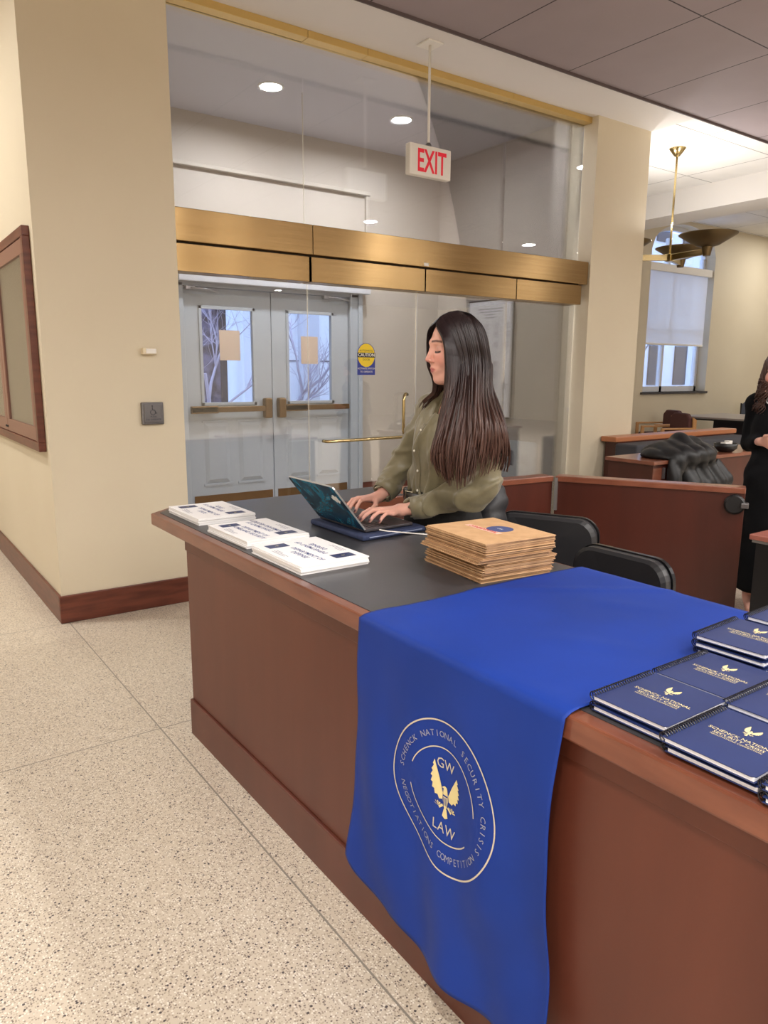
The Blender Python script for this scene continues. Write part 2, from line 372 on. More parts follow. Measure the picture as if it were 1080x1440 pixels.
# lower glass: fixed panes and a glass door leaf with push bar
struct(pane('window_4', 1.74, 2.735, .02, 2.142), 'tall clear glass pane beside the left cream wall')
struct(pane('window_5', 4.74, 5.6, .02, 2.142), 'tall clear glass pane beside the right cream pillar')
struct(pane('window_6', 3.738, 4.728, .02, 2.142, 4.8), 'middle clear glass pane directly behind the woman with the laptop')
bpy.data.objects['window_6']['label'] = 'middle clear glass pane directly behind the woman with the laptop'
struct(MB().box(4.7, 4.74, 0, 5.6, 4.86, .02).box(1.74, 4.74, 0, 4.7, 4.86, .02).build('trim_7', M['brass']))
gd = thing('glass_door', 'frameless glass door leaf with brass push bar and yellow caution sticker', 'door', (3.24, GY, 0))
MB().box(2.745, 4.80, .025, 3.728, 4.812, 2.142).build('glass_leaf', M['glass'], gd)
e = MB().box(3.7285, 4.80, .03, 3.7345, 4.812, 2.14).build('edge_strip', M['alu'], gd)
pb = MB(); pb.tube([(2.85, 4.795, 1.009), (2.85, 4.75, 1.009), (2.87, 4.735, 1.009), (3.64, 4.735, 1.012), (3.66, 4.75, 1.012), (3.66, 4.8, 1.012)], .0125, 12)
pb.build('push_bar', M['brass2'], gd, smooth=True)
pb = MB(); pb.tube([(3.645, 4.80, 1.345), (3.60, 4.765, 1.352), (3.578, 4.75, 1.335), (3.572, 4.75, 1.30), (3.572, 4.75, 1.06), (3.578, 4.75, 1.035), (3.6, 4.765, 1.02), (3.64, 4.8, 1.02)], .0125, 12)
pb.build('pull_handle', M['brass2'], gd, smooth=True)
# caution sticker
stk = MB(); cx, cz, w = 3.244, 1.5, .082
rect = [(cx-w, 1.5), (cx+w, 1.5), (cx+w, 1.655)] + [(cx+w*math.cos(a), 1.655+.085*math.sin(a)) for a in [k*math.pi/20 for k in range(1, 20)]] + [(cx-w, 1.655)]
stk.prism(rect, 4.7985, 4.7995, lambda a, b, d: (a, d, b))
so = stk.build('caution_sticker', mat('sticker_blue', (38, 52, 140), .5), gd); so['label'] = 'blue, yellow and black door sticker'
MB().prism([(cx+.079*math.cos(a), 1.648+.088*math.sin(a)) for a in [k*math.pi/24 for k in range(48)]], 4.7978, 4.7985, lambda a, b, d: (a, d, b)).build('yellow_disc', mat('sticker_yellow', (232, 200, 30), .5), so)
MB().box(cx-w, 4.7970, 1.632, cx+w, 4.7978, 1.668).build('black_band', M['black'], so)
tw = MB(); tb = MB()
add_text(tw, 'CAUTION', .034, lambda u, v: (cx+u, 4.7966, 1.650+v), bold=.0006)
add_text(tw, 'ACTIVATE SWITCH', .0195, lambda u, v: (cx+u*.95, 4.7966, 1.548+v)); add_text(tw, 'TO OPERATE', .0195, lambda u, v: (cx+u, 4.7966, 1.523+v))
add_text(tb, 'AUTOMATIC', .022, lambda u, v: (cx+u, 4.7974, 1.682+v)); add_text(tb, 'DOOR', .022, lambda u, v: (cx+u, 4.7974, 1.615+v))
tw.build('white_lettering', M['white_pl'], so); tb.build('black_lettering', M['black'], so)

# ================================================================ grey entrance doors at the back
YD = 7.66
struct(MB().box(2.78, 7.62, 0, 2.875, 7.72, 2.42).box(4.915, 7.62, 0, 5.09, 7.72, 2.42).box(2.78, 7.62, 2.385, 5.09, 7.72, 2.48).box(5.03, 7.60, 0, 5.09, 7.62, 2.48).box(4.915, 7.605, 0, 4.94, 7.62, 2.44).build('trim_8', M['door'], bevel=.006), 'pale grey frame around the entrance doors')
def entrance_door(x0, x1, wx0, wx1, name, side):
    t = struct(thing(name, None, None, (x0, YD, 0)), side + ' grey entrance door with tall window and bronze push bar')
    del_ = MB(); y0, y1 = 7.66, 7.71
    del_.box(x0, y0, 0.01, wx0, y1, 2.38).box(wx1, y0, .01, x1, y1, 2.38).box(wx0, y0, 2.17, wx1, y1, 2.38).box(wx0, y0, .01, wx1, y1, 1.18)
    del_.build('leaf', M['door'], t)
    fr = MB()
    for a in ((wx0-.03, 1.15, wx1+.03, 1.185), (wx0-.03, 2.165, wx1+.03, 2.2), (wx0-.03, 1.15, wx0+.004, 2.2), (wx1-.004, 1.15, wx1+.03, 2.2)): fr.box(a[0], 7.648, a[1], a[2], 7.662, a[3])
    fr.build('window_frame', M['door'], t, bevel=.004)
    MB().box(wx0, 7.68, 1.18, wx1, 7.686, 2.17).build('pane', M['win_glass'], t)
    pn = MB(); w = (x1-x0)
    for c in (x0+w*.32, x0+w*.72):
        a = .145
        pn.add([(c-a, 7.6595, .3), (c+a, 7.6595, .3), (c+a, 7.6595, .97), (c-a, 7.6595, .97), (c-a+.045, 7.645, .345), (c+a-.045, 7.645, .345), (c+a-.045, 7.645, .925), (c-a+.045, 7.645, .925),
                ], [(0, 1, 5, 4), (1, 2, 6, 5), (2, 3, 7, 6), (3, 0, 4, 7), (4, 5, 6, 7), (3, 2, 1, 0)])
        pn.box(c-a-.02, 7.651, .275, c+a+.02, 7.6605, .3).box(c-a-.02, 7.651, .97, c+a+.02, 7.6605, .99)
    pn.build('raised_panel', M['door'], t, bevel=.002)
    MB().box(x0+.04, 7.654, .015, x1-.02, 7.66, .17).build('kick_plate', M['bronze'], t)
    return t
dl = entrance_door(2.88, 3.885, 3.072, 3.662, 'door_1', 'left')
dr = entrance_door(3.895, 4.91, 4.105, 4.678, 'door_2', 'right')
def push(x0, x1, lx, t):
    b = MB().box(x0, 7.575, 1.08, x1, 7.62, 1.14).build('push_bar', M['bronze'], t, bevel=.006)
    MB().box(min(x0, x1), 7.575, 1.07, min(x0, x1)+.3, 7.63, 1.15).build('bar_housing', M['bronze'], t, bevel=.006)
    MB().box(lx-.045, 7.56, 1.0, lx+.045, 7.655, 1.225).build('latch_case', M['bronze'], t, bevel=.02, seg=3)
push(2.9, 3.78, 3.80, dl); push(4.0, 4.88, 3.975, dr)
def sheet(name, x0, x1, z0, z1, label):
    o = MB().box(x0, 7.668, z0, x1, 7.672, z1).build(name, mat('beige_sheet', (206, 184, 164), .7)); tag(o, label, 'paper notice'); return o
a = px(308, 464, 'y', 7.67); b = px(338, 507, 'y', 7.67); sheet('paper_notice', a.x, b.x, b.z, a.z, 'beige paper sheet taped to the left entrance door window')
a = px(423, 473, 'y', 7.67); b = px(447, 512, 'y', 7.67); sheet('paper_notice', a.x, b.x, b.z, a.z, 'beige paper sheet taped to the right entrance door window')
for i, (x0, x1, l) in enumerate(((2.9, 3.2, 'left'), (4.55, 4.9, 'right'))):
    c = thing('door_closer', 'metal closer arm above the %s entrance door' % l, 'door closer', (x0, 7.6, 2.4))
    MB().box(x0, 7.60, 2.35, x0+.1, 7.655, 2.385).build('body', M['alu'], c, bevel=.004)
    MB().tube([(x0+.05, 7.59, 2.365), (x0+.2, 7.56, 2.36), (x0+.36, 7.62, 2.345)], .009, 8).build('arm', M['alu'], c)
struct(MB().box(2.80, 7.52, 2.425, 5.15, 7.62, 2.505).build('trim_9', mat('operator_grey', (196, 197, 200), .5), bevel=.006), 'white operator housing above the grey entrance doors')
# poster board on vestibule side wall
pbd = thing('map_board', 'tall white framed notice board of small outline maps on the vestibule wall behind the woman', 'notice board', (6.3, 6.62, 1.0))
MB().box(6.27, 6.22, .97, 6.298, 7.02, 2.38).build('board_frame', M['alu'], pbd, bevel=.004)
MB().box(6.262, 6.235, .985, 6.272, 7.005, 2.365).build('board_rim', M['black'], pbd)
MB().box(6.258, 6.25, 1.0, 6.264, 6.99, 2.35).build('board_sheet', M['paper'], pbd)
ink = MB(); rr = random.Random(3)
for k, wd in enumerate((.42, .38, .16, .2)):
    y = 6.62; z = 2.26-.033*k; n = 14 if wd > .3 else 6
    for j in range(n):
        u = y + wd*(.5-(j+.5)/n); ink.box(6.2565, u-wd/n*.4, z-.006, 6.2578, u+wd/n*.4, z+.006)
ink.build('printed_title', M['grey_ink'], pbd); ink = MB()
def outline(cy_, cz_, r):
    pts = []; n = 18
    for k in range(n+1):
        a = 2*math.pi*k/n; q = r*(.7+.3*math.sin(3*a+cy_*9)+.12*rr.uniform(-1, 1)); pts.append((6.2572, cy_+q*math.cos(a)*.8, cz_+q*math.sin(a)*1.1))
    ink.tube(pts, .0022, 4)
    for k in range(3): ink.box(6.2568, cy_-.03, cz_+.02-.022*k, 6.2578, cy_+.03, cz_+.026-.022*k)
for cy_ in (6.88, 6.68, 6.50, 6.33):
    for cz_ in (2.06, 1.96, 1.84, 1.62, 1.50, 1.36):
        if rr.random() < .85: outline(cy_+rr.uniform(-.01, .01), cz_, .05)
ink.build('printed_outlines', M['grey_ink'], pbd)
ap = thing('access_panel', 'pale grey wall panel with dark vents low on the vestibule wall', 'access panel', (6.3, 6.0, .2))
MB().box(6.275, 5.82, .12, 6.299, 6.55, .735).build('panel', mat('panel_grey', (196, 200, 200), .5), ap, bevel=.004)
for y in (6.17, 6.29): MB().box(6.27, y, .44, 6.277, y+.09, .62).build('vent', mat('vent_dark', (92, 92, 98), .5), ap)
MB().box(6.27, 5.90, .47, 6.276, 6.07, .6).build('label_plate', mat('panel_grey2', (188, 192, 192), .5), ap, bevel=.002)
# ================================================================ left wall devices
sn = thing('door_sensor', 'small cream plastic sensor box on the cream wall above the steel button', 'sensor', (1.515, 4.64, 1.62))
MB().box(1.468, 4.605, 1.622, 1.556, 4.65, 1.662).build('housing', mat('sensor_cream', (226, 212, 184), .5), sn, bevel=.005)
MB().box(1.485, 4.598, 1.627, 1.548, 4.606, 1.657).build('lens', M['white_pl'], sn, bevel=.002)
bt = thing('door_button', 'square steel wheelchair door button on the cream wall', 'door button', (1.515, 4.64, 1.19))
MB().box(1.446, 4.622, 1.192, 1.584, 4.65, 1.33).build('plate', M['steel'], bt, bevel=.006)
MB().box(1.460, 4.616, 1.205, 1.571, 4.624, 1.318).build('button_face', M['steel'], bt, bevel=.004)
ic = MB(); Z = 4.6152
P = lambda u, v: (1.515+u, Z, 1.275+v)
ic.tube([P(-.005, .026), P(-.004, .008), P(.010, .007), P(.016, -.012), P(.022, -.012)], .0022, 6); ic.sphere(P(-.005, .033), .0045, 6)
ic.tube([P(.016*math.cos(a)-.002, .016*math.sin(a)-.006) for a in [2.2+k*.38 for k in range(11)]], .0016, 6)
add_text(ic, 'PUSH', .016, lambda u, v: (1.515+u, Z-.0006, 1.241+v)); add_text(ic, 'TO OPERATE', .016, lambda u, v: (1.515+u, Z-.0006, 1.223+v))
ic.build('wheelchair_symbol', mat('engraved_dark', (50, 50, 62), .5), bt)
# display case
dc = thing('display_case', 'dark wood framed two-door display case with cork behind glass on the left wall', 'display case', (.89, 5.8, 1.04))
y0, y1, z0, z1 = 4.735, 6.90, 1.045, 2.325
f = MB(); 
for a in ((y0, z0, y1, z0+.055), (y0, z1-.055, y1, z1), (y0, z0+.055, y0+.055, z1-.055), (y1-.055, z0+.055, y1, z1-.055)): f.box(.862, a[0], a[1], .9035, a[2], a[3])
f.build('case_frame', M['base'], dc, bevel=.004)
MB().box(.897, y0+.03, z0+.03, .9035, y1-.03, z1-.03).build('cork_back', vary(mat('cork', (188, 178, 150), .8), (178, 168, 140), (198, 188, 162), (40, 40, 40), 2), dc)
for a, b in ((y0+.058, 5.815), (5.82, y1-.058)):
    d = MB(); s = .085
    for q in ((a, z0+.058, b, z0+.058+s), (a, z1-.058-s, b, z1-.058), (a, z0+.058+s, a+s, z1-.058-s), (b-s, z0+.058+s, b, z1-.058-s)): d.box(.868, q[0], q[1], .886, q[2], q[3])
    dd = d.build('case_door', mat('case_door_wood', (128, 88, 74), .35) if 'case_door_wood' not in bpy.data.materials else bpy.data.materials['case_door_wood'], dc, bevel=.003)
    MB().box(.877, a+s, z0+.14, .880, b-s, z1-.14).build('door_pane', M['glass'], dd)
    kx = 5.79 if a < 5 else 5.85
    MB().sphere((.866, kx, 1.135), .008, 6).build('knob', M['black'], dd)
# ================================================================ exit sign
ex = thing('exit_sign', 'white exit sign with red letters hanging from the soffit on a thin pole', 'exit sign', (3.51, 4.405, 2.89))
MB().box(3.325, 4.38, 2.888, 3.70, 4.435, 3.095).build('sign_box', M['white_pl'], ex, bevel=.008)
MB().tube([(3.508, 4.405, 3.09), (3.508, 4.405, 3.755)], .0095, 10).build('pole', M['white_pl'], ex, smooth=True)
MB().box(3.44, 4.335, 3.748, 3.575, 4.475, 3.7595).build('ceiling_plate', M['white_pl'], ex, bevel=.003)
MB().lathe([(.022, 3.088), (.022, 3.105), (.012, 3.12)], (3.508, 4.405, 0), 12).build('collar', M['steel'], ex)
vs, fs = text_geo('EXIT', .2, bold=.004); xs = [v[0] for v in vs]; zs = [v[1] for v in vs]
sx = .26/(max(xs)-min(xs)); sz = .152/(max(zs)-min(zs)); mx_, mz_ = (max(xs)+min(xs))/2, (max(zs)+min(zs))/2
MB().add([(3.525+(v[0]-mx_)*sx, 4.379, 2.99+(v[1]-mz_)*sz) for v in vs], fs).build('red_letters', mat('exit_red', (212, 30, 52), .5, emis=(212, 30, 52), estr=.25), ex)
# ================================================================ downlights
emit = mat('lamp_disc', (255, 255, 255), emis=(255, 250, 240), estr=14)
def downlight(x, y, z, label, power, group, r=.085, col=(1, .965, .92)):
    t = thing('downlight', label, 'ceiling light', (x, y, z), group)
    MB().lathe([(r+.02, 0), (r+.02, -.006), (r, -.010), (r, 0)], (x, y, z), 24).build('trim_ring', M['white_pl'], t)
    MB().lathe([(r, -.004), (1e-5, -.004)], (x, y, z), 24).build('lamp_disc', emit, t)
    l = bpy.data.lights.new('downlight_lamp', 'AREA'); l.shape = 'DISK'; l.size = r*2.2; l.energy = power; l.color = col; l.spread = math.radians(170)
    o = bpy.data.objects.new('downlight_lamp', l); COL.objects.link(o); o.parent = t; o.location = (0, 0, -.014)
    return t
for j, y in enumerate((-.04, -3.2, -6.4, -9.6)):
    for i, x in enumerate((-3.6, -.2, 3.2, 6.6, 10.0)):
        downlight(x, y, 3.745, 'round recessed downlight in the mauve lobby ceiling', DOWN_W, 'downlights in the lobby ceiling')
downlight(3.40, 6.59, 4.08, 'left round downlight glowing in the vestibule ceiling behind the glass', VEST_W, None, .1, (.90, .94, 1))
downlight(4.90, 6.60, 4.08, 'right round downlight glowing in the vestibule ceiling behind the glass', VEST_W, None, .1, (.90, .94, 1))
downlight(4.6, 5.2, 4.08, 'unseen fill downlight added in the vestibule ceiling close to the glass wall', 32, None, .1, (.90, .94, 1))  # added above the line of sight to brighten the right vestibule wall
downlight(-2.0, 7.0, 3.9, 'round downlight in the corridor ceiling left of the cream wall', DOWN_W*1.2, 'corridor downlights'); downlight(-.5, 5.4, 3.9, 'round downlight in the corridor ceiling left of the cream wall', DOWN_W*.8, 'corridor downlights')
# fill panels added behind the camera for soft light
tf = mat('fill_panel_diffuser', (255, 255, 255), emis=(255, 246, 232), estr=2.2)
for i, (x, y) in enumerate(((-2.2, -1.8), (1.5, -1.8), (5, -1.8), (8.5, -1.8), (-2.2, -5), (1.5, -5), (5, -5), (8.5, -5), (12, 1.2), (12, -3))):
    t = thing('fill_panel_light', 'square fill light panel added in the lobby ceiling out of view', 'ceiling light', (x, y, 3.745), 'square fill light panels added in the lobby ceiling')
    MB().box(x-.31, y-.31, 3.735, x+.31, y+.31, 3.75).build('panel_frame', M['white_pl'], t); MB().box(x-.28, y-.28, 3.733, x+.28, y+.28, 3.7352).build('diffuser', tf, t)
    l = bpy.data.lights.new('fill_panel_lamp', 'AREA'); l.shape = 'SQUARE'; l.size = .56; l.energy = PANEL_W; l.color = (1, .97, .93)
    o = bpy.data.objects.new('fill_panel_lamp', l); COL.objects.link(o); o.parent = t; o.location = (0, 0, -.014)
for x, y in ((15.5, 5.2), (15.5, 7.2)):  # unseen panels added to brighten the right-hand room
    t = thing('fill_panel_light', 'square fill light panel added in the far room ceiling out of view', 'ceiling light', (x, y, 4.29), 'square fill light panels added in the far room ceiling')
    MB().box(x-.31, y-.31, 4.28, x+.31, y+.31, 4.295).build('panel_frame', M['white_pl'], t); MB().box(x-.28, y-.28, 4.278, x+.28, y+.28, 4.2802).build('diffuser', tf, t)
    l = bpy.data.lights.new('fill_panel_lamp', 'AREA'); l.shape = 'SQUARE'; l.size = .56; l.energy = 45; l.color = (1, .97, .92)
    o = bpy.data.objects.new('fill_panel_lamp', l); COL.objects.link(o); o.parent = t; o.location = (0, 0, -.014)
# ================================================================ chandelier
JX, JY, JZ = 7.15, 4.88, 2.72
def chandelier(loc, label):
    t = thing('chandelier', label, 'chandelier', loc); X, Y, Z = loc
    MB().lathe([(.085, .0), (.08, -.008), (.028, -.075), (.0, -.078)][::-1], (X, Y, 3.79), 28).build('canopy', M['brass2'], t, smooth=True)
    MB().tube([(X, Y, 3.72), (X, Y, Z)], .011, 12).build('rod', M['brass2'], t, smooth=True)
    MB().box(X-.035, Y-.035, Z-.04, X+.035, Y+.035, Z+.035).build('hub', M['brass2'], t, bevel=.004)
    for k, a in enumerate((-100, 20, 140)):
        a = math.radians(a); dx, dy = math.cos(a), math.sin(a); L = .48
        Mx = Matrix.Translation((X, Y, Z)) @ Matrix.Rotation(a, 4, 'Z')
        ar = MB().box(.03, -.02, -.032, L+.03, .02, .028, M=Mx).build('arm', M['brass2'], t, bevel=.003)
        c = (X+dx*L, Y+dy*L, Z)
        MB().lathe([(.035, -.045), (.05, .03), (.055, .045)], c, 20).build('cup', M['bowl'], t)
        MB().lathe([(.05, .04), (.11, .055), (.275, .155), (.278, .162), (.268, .162), (.105, .068), (1e-5, .05)], c, 48).build('bowl_shade', M['bowl'], t, smooth=True)
        MB().lathe([(1e-5, .11), (.04, .10), (.045, .08), (.03, .05)], c, 16).build('bulb', mat('bulb_glow', (255, 250, 240), emis=(255, 244, 228), estr=6) if 'bulb_glow' not in bpy.data.materials else bpy.data.materials['bulb_glow'], t, smooth=True)
        l = bpy.data.lights.new('bowl_lamp', 'POINT'); l.energy = BOWL_W; l.shadow_soft_size = .05; l.color = (1, .98, .95)
        o = bpy.data.objects.new('bowl_lamp', l); COL.objects.link(o); o.parent = t; o.location = (dx*L, dy*L, .15)
chandelier((JX, JY, JZ), 'brass chandelier with dark upward bowls hanging by a thin rod at the right')
0 and chandelier((12.4, 6.0, 2.9), 'second brass bowl chandelier deeper in the right room')
# ================================================================ window wall of the right room
WY = 8.5
def arch(x): return 3.72 + .50*math.sqrt(max(0, 1-((x-12.94)/1.02)**2))
ww = MB(); WT = 4.5
ww.box(6.38, WY, 0, 11.92, WY+.3, WT).box(13.96, WY, 0, 18, WY+.3, WT).box(11.92, WY, 0, 13.96, WY+.3, 1.17)
n = 24; xs = [11.92+2.04*k/n for k in range(n+1)]
for k in range(n):
    a, b = xs[k], xs[k+1]; za, zb = arch(a), arch(b)
    ww.add([(a, WY, za), (b, WY, zb), (b, WY, WT), (a, WY, WT), (a, WY+.3, za), (b, WY+.3, zb), (b, WY+.3, WT), (a, WY+.3, WT)], [(0, 1, 2, 3), (7, 6, 5, 4), (0, 4, 5, 1)])
struct(ww.build('wall_window', M['wall']), 'cream far wall with the tall arched window')
wf = struct(thing('window_7', None, None, (12.94, 8.75, 1.17)), 'tall arched window with a half drawn roller blind')
fm = MB(); yy0, yy1 = 8.70, 8.78
for x in (11.92, 13.88, 12.72): fm.box(x, yy0, 1.17, x+.07, yy1, 4.0 if x == 12.72 else 3.72)
fm.box(11.92, yy0, 1.17, 13.96, yy1, 1.27).box(11.92, yy0, 3.40, 13.96, yy1, 3.50).box(11.92, yy0, 2.3, 13.96, yy1, 2.36)
for k in range(n):
    a, b = xs[k], xs[k+1]; za, zb = arch(a), arch(b)
    fm.add([(a, yy0, za-.08), (b, yy0, zb-.08), (b, yy0, zb), (a, yy0, za), (a, yy1, za-.08), (b, yy1, zb-.08), (b, yy1, zb), (a, yy1, za)], [(0, 1, 2, 3), (7, 6, 5, 4), (0, 4, 5, 1), (3, 2, 6, 7)])
fm.build('window_frame', mat('window_paint', (214, 216, 222), .45), wf)
MB().box(11.93, 8.735, 1.2, 13.95, 8.741, 4.1).build('window_pane', M['win_glass'], wf)
MB().box(11.86, 8.46, 1.13, 14.0, 8.72, 1.17).build('window_sill', mat('sill_dark', (60, 58, 62), .4), wf)
bl = thing('roller_blind', 'white translucent roller blind drawn half down the arched window', 'blind', (12.94, 8.6, 2.06))
MB().box(11.93, 8.53, 3.36, 13.95, 8.64, 3.50).build('cassette', M['white_pl'], bl, bevel=.01)
bm2 = mat('blind_fabric', (236, 230, 222), .8); bb = bm2.node_tree.nodes['Principled BSDF']
tl = N(bm2, 'ShaderNodeBsdfTranslucent'); tl.inputs[0].default_value = (.85, .85, .85, 1); tp = N(bm2, 'ShaderNodeBsdfTransparent'); mx1 = N(bm2, 'ShaderNodeMixShader'); mx2 = N(bm2, 'ShaderNodeMixShader')
mx1.inputs[0].default_value = .45; mx2.inputs[0].default_value = .22; out = [x for x in bm2.node_tree.nodes if x.type == 'OUTPUT_MATERIAL'][0]
Lk(bm2, bb.outputs[0], mx1.inputs[1]); Lk(bm2, tl.outputs[0], mx1.inputs[2]); Lk(bm2, mx1.outputs[0], mx2.inputs[1]); Lk(bm2, tp.outputs[0], mx2.inputs[2]); Lk(bm2, mx2.outputs[0], out.inputs[0])
MB().box(11.97, 8.57, 2.07, 13.86, 8.572, 3.38).build('blind_cloth', bm2, bl)
MB().box(11.97, 8.562, 2.04, 13.86, 8.58, 2.075).build('bottom_bar', M['white_pl'], bl, bevel=.004)
# ================================================================ outside
sbox('floor_street', mat('pavement', (170, 172, 180), .9), -10, 10.0, -.6, 40, 40, -.15)
stone = mat('pale_stone', (196, 196, 202), .9); stone2 = vary(mat('grey_brick', (80, 76, 90), .9), (48, 44, 60), (112, 106, 128), (1, 1, 1), 3, lo=.4, hi=.6)
bd = thing('building', 'pale stone building across the street seen through the left door window', 'building', (4, 14, -.15))
MB().box(-6, 15, -.2, 7.7, 16, 9).build('facade', stone2, bd)
MB().box(-6, 14.8, 3.3, 7.7, 15, 3.9).build('cornice', stone, bd)
for x in (2.2, 4.2, 6.0, 8.0): pass
for k in range(6): MB().box(.4+k*1.2, 14.93, .5, 1.05+k*1.2, 15.0, 2.9).build('window', mat('dark_window', (34, 38, 54), .8) if 'dark_window' not in bpy.data.materials else bpy.data.materials['dark_window'], bd)
bd2 = thing('building', 'white stone building seen through the right door window', 'building', (8, 12.5, -.15))
MB().box(6.3, 12.5, -.2, 10.5, 14.0, 10).build('facade', mat('white_stone', (226, 228, 232), .9), bd2)
MB().box(6.9, 12.3, -.2, 7.25, 12.5, 10).build('pilaster', stone, bd2)
for z in (1.7, 2.6, 3.6): MB().box(6.3, 12.485, z, 10.5, 12.5, z+.02).build('course', stone2, bd2)
co = MB().lathe([(.19, -.15), (.19, 0), (.15, .1), (.14, 3.2), (.18, 3.35), (.18, 3.5)], (5.45, 12.1, 0), 20).build('column', mat('column_white', (222, 230, 236), .7), smooth=True)
tag(co, 'white round column outside the left door window', 'column')
bd3 = thing('building', 'large grey stone building filling the view through the arched window', 'building', (24, 20, -.15))
MB().box(14, 20, -.2, 40, 22, 14).build('facade', stone, bd3)
for k in range(9):
    for j in range(3): MB().box(15+k*1.9, 19.93, 1.0+j*3, 15.9+k*1.9, 20, 3.0+j*3).build('window', bpy.data.materials['dark_window'], bd3)
def bare_tree(name, base, h, seed, label, m):
    r = random.Random(seed); mb = MB()
    def br(p, d, L, rad, dep):
        pts = [p]; q = Vector(p); dd = Vector(d)
        for k in range(4):
            dd = (dd + Vector((r.uniform(-.22, .22), r.uniform(-.22, .22), r.uniform(-.1, .15)))).normalized(); q = q+dd*L/4; pts.append(q.copy())
        mb.tube(pts, [rad*(1-.13*k) for k in range(5)], 5)
        if dep > 0:
            for k in range(4 if dep > 1 else 3):
                nd = (dd + Vector((r.uniform(-1, 1), r.uniform(-.7, .7), r.uniform(-.4, .7)))).normalized()
                br(pts[r.choice((2, 3, 4))], nd, L*.66, rad*.5, dep-1)
    br(Vector(base), Vector((0, 0, 1)), h, .055, 4)
    o = mb.build(name, m); tag(o, label, 'tree'); return o
bark = mat('bare_bark', (176, 168, 182), .9); bark2 = mat('dark_bark', (90, 84, 92), .9)
bare_tree('bare_tree', (4.75, 11.5, -.15), 1.7, 4, 'bare winter tree with tangled twigs outside the left door window', bark)
bare_tree('bare_tree', (6.1, 11.8, -.15), 1.4, 9, 'second bare winter tree behind the white column outside', bark)
bare_tree('bare_tree', (18.2, 13.2, -.15), 2.2, 12, 'dark bare winter tree outside the arched window', bark2)

# ================================================================ reception desk
DT = .91
dk = thing('reception_desk', 'long mahogany reception desk with charcoal laminate top', 'desk', (1.4, 1.4, 0))
outl = [(1.012, -1.6), (1.85, -1.6), (1.85, 2.95), (2.26, 2.95), (2.26, 3.285), (1.125, 3.285), (1.012, 3.19)]
MB().prism(outl, .858, .9085, lambda a, b, d: (a, b, d)).build('worktop_edging', M['edge'], dk, bevel=.005)
inl = [(1.048, -1.57), (1.835, -1.57), (1.835, 2.965), (2.24, 2.965), (2.24, 3.268), (1.137, 3.268), (1.048, 3.175)]
MB().prism(inl, .90, .9105, lambda a, b, d: (a, b, d)).build('laminate_top', M['lam'], dk)
MB().box(1.042, -1.6, .16, 1.08, 2.852, .81).box(1.08, 2.81, .16, 1.80, 2.852, .86).build('front_panel', M['mahog'], dk, bevel=.002)
MB().box(1.037, -1.6, .807, 1.08, 2.855, .858).build('apron', M['mahog'], dk, bevel=.002)
MB().box(1.031, -1.6, 0, 1.08, 2.858, .158).box(1.08, 2.82, 0, 1.80, 2.858, .158).build('plinth', M['mahog'], dk, bevel=.003)
MB().box(1.75, .9, 0, 1.80, .95, .86).box(2.1, 3.02, 0, 2.24, 3.25, .86).build('rear_support', M['mahog_dark'], dk)

# partition with gate
pt = thing('partition', 'dark mahogany partition panels with wood cap angled behind the office chairs', 'partition', (3.3, 2.9, 0))
def seg(a, b, nm, th=.05):
    a = Vector((*a, 0)); b = Vector((*b, 0)); d = (b-a).normalized(); n = Vector((-d.y, d.x, 0))
    if n.y < 0: n = -n
    L = (b-a).length; Mx = Matrix(((d.x, n.x, 0, a.x), (d.y, n.y, 0, a.y), (0, 0, 1, 0), (0, 0, 0, 1)))
    MB().box(0, .0, .02, L, th, .875, M=Mx).build(nm, M['mahog_dark'], pt, bevel=.002)
    MB().box(0, -.012, .875, L, th+.04, .91, M=Mx).build('cap_rail', M['cap'], pt, bevel=.005)
    return Mx, L
seg((2.262, 3.125), (3.425, 3.035), 'panel')
gM, gL = seg((3.435, 3.02), (3.952, 2.11), 'gate_leaf')
MB().box(.0, -.018, .70, .018, -.001, .90, M=gM).build('hinge', M['alu'], pt)
lk = MB(); lk.lathe([(.055, 0), (.055, -.02), (.045, -.03), (1e-5, -.03)], (0, 0, 0), 24, M=Matrix.Translation((0, 0, 0)) @ gM.to_3x3().to_4x4() @ Matrix.Rotation(-math.pi/2, 4, 'X'))
lk.v = [v + (gM @ Vector((gL-.05, -.0, .815))) for v in lk.v]
lk.build('gate_latch', M['black'], pt, smooth=False)
MB().box(gL-.02, -.05, .80, gL+.02, .0, .83, M=gM).build('latch_lever', M['steel'], pt, bevel=.004)

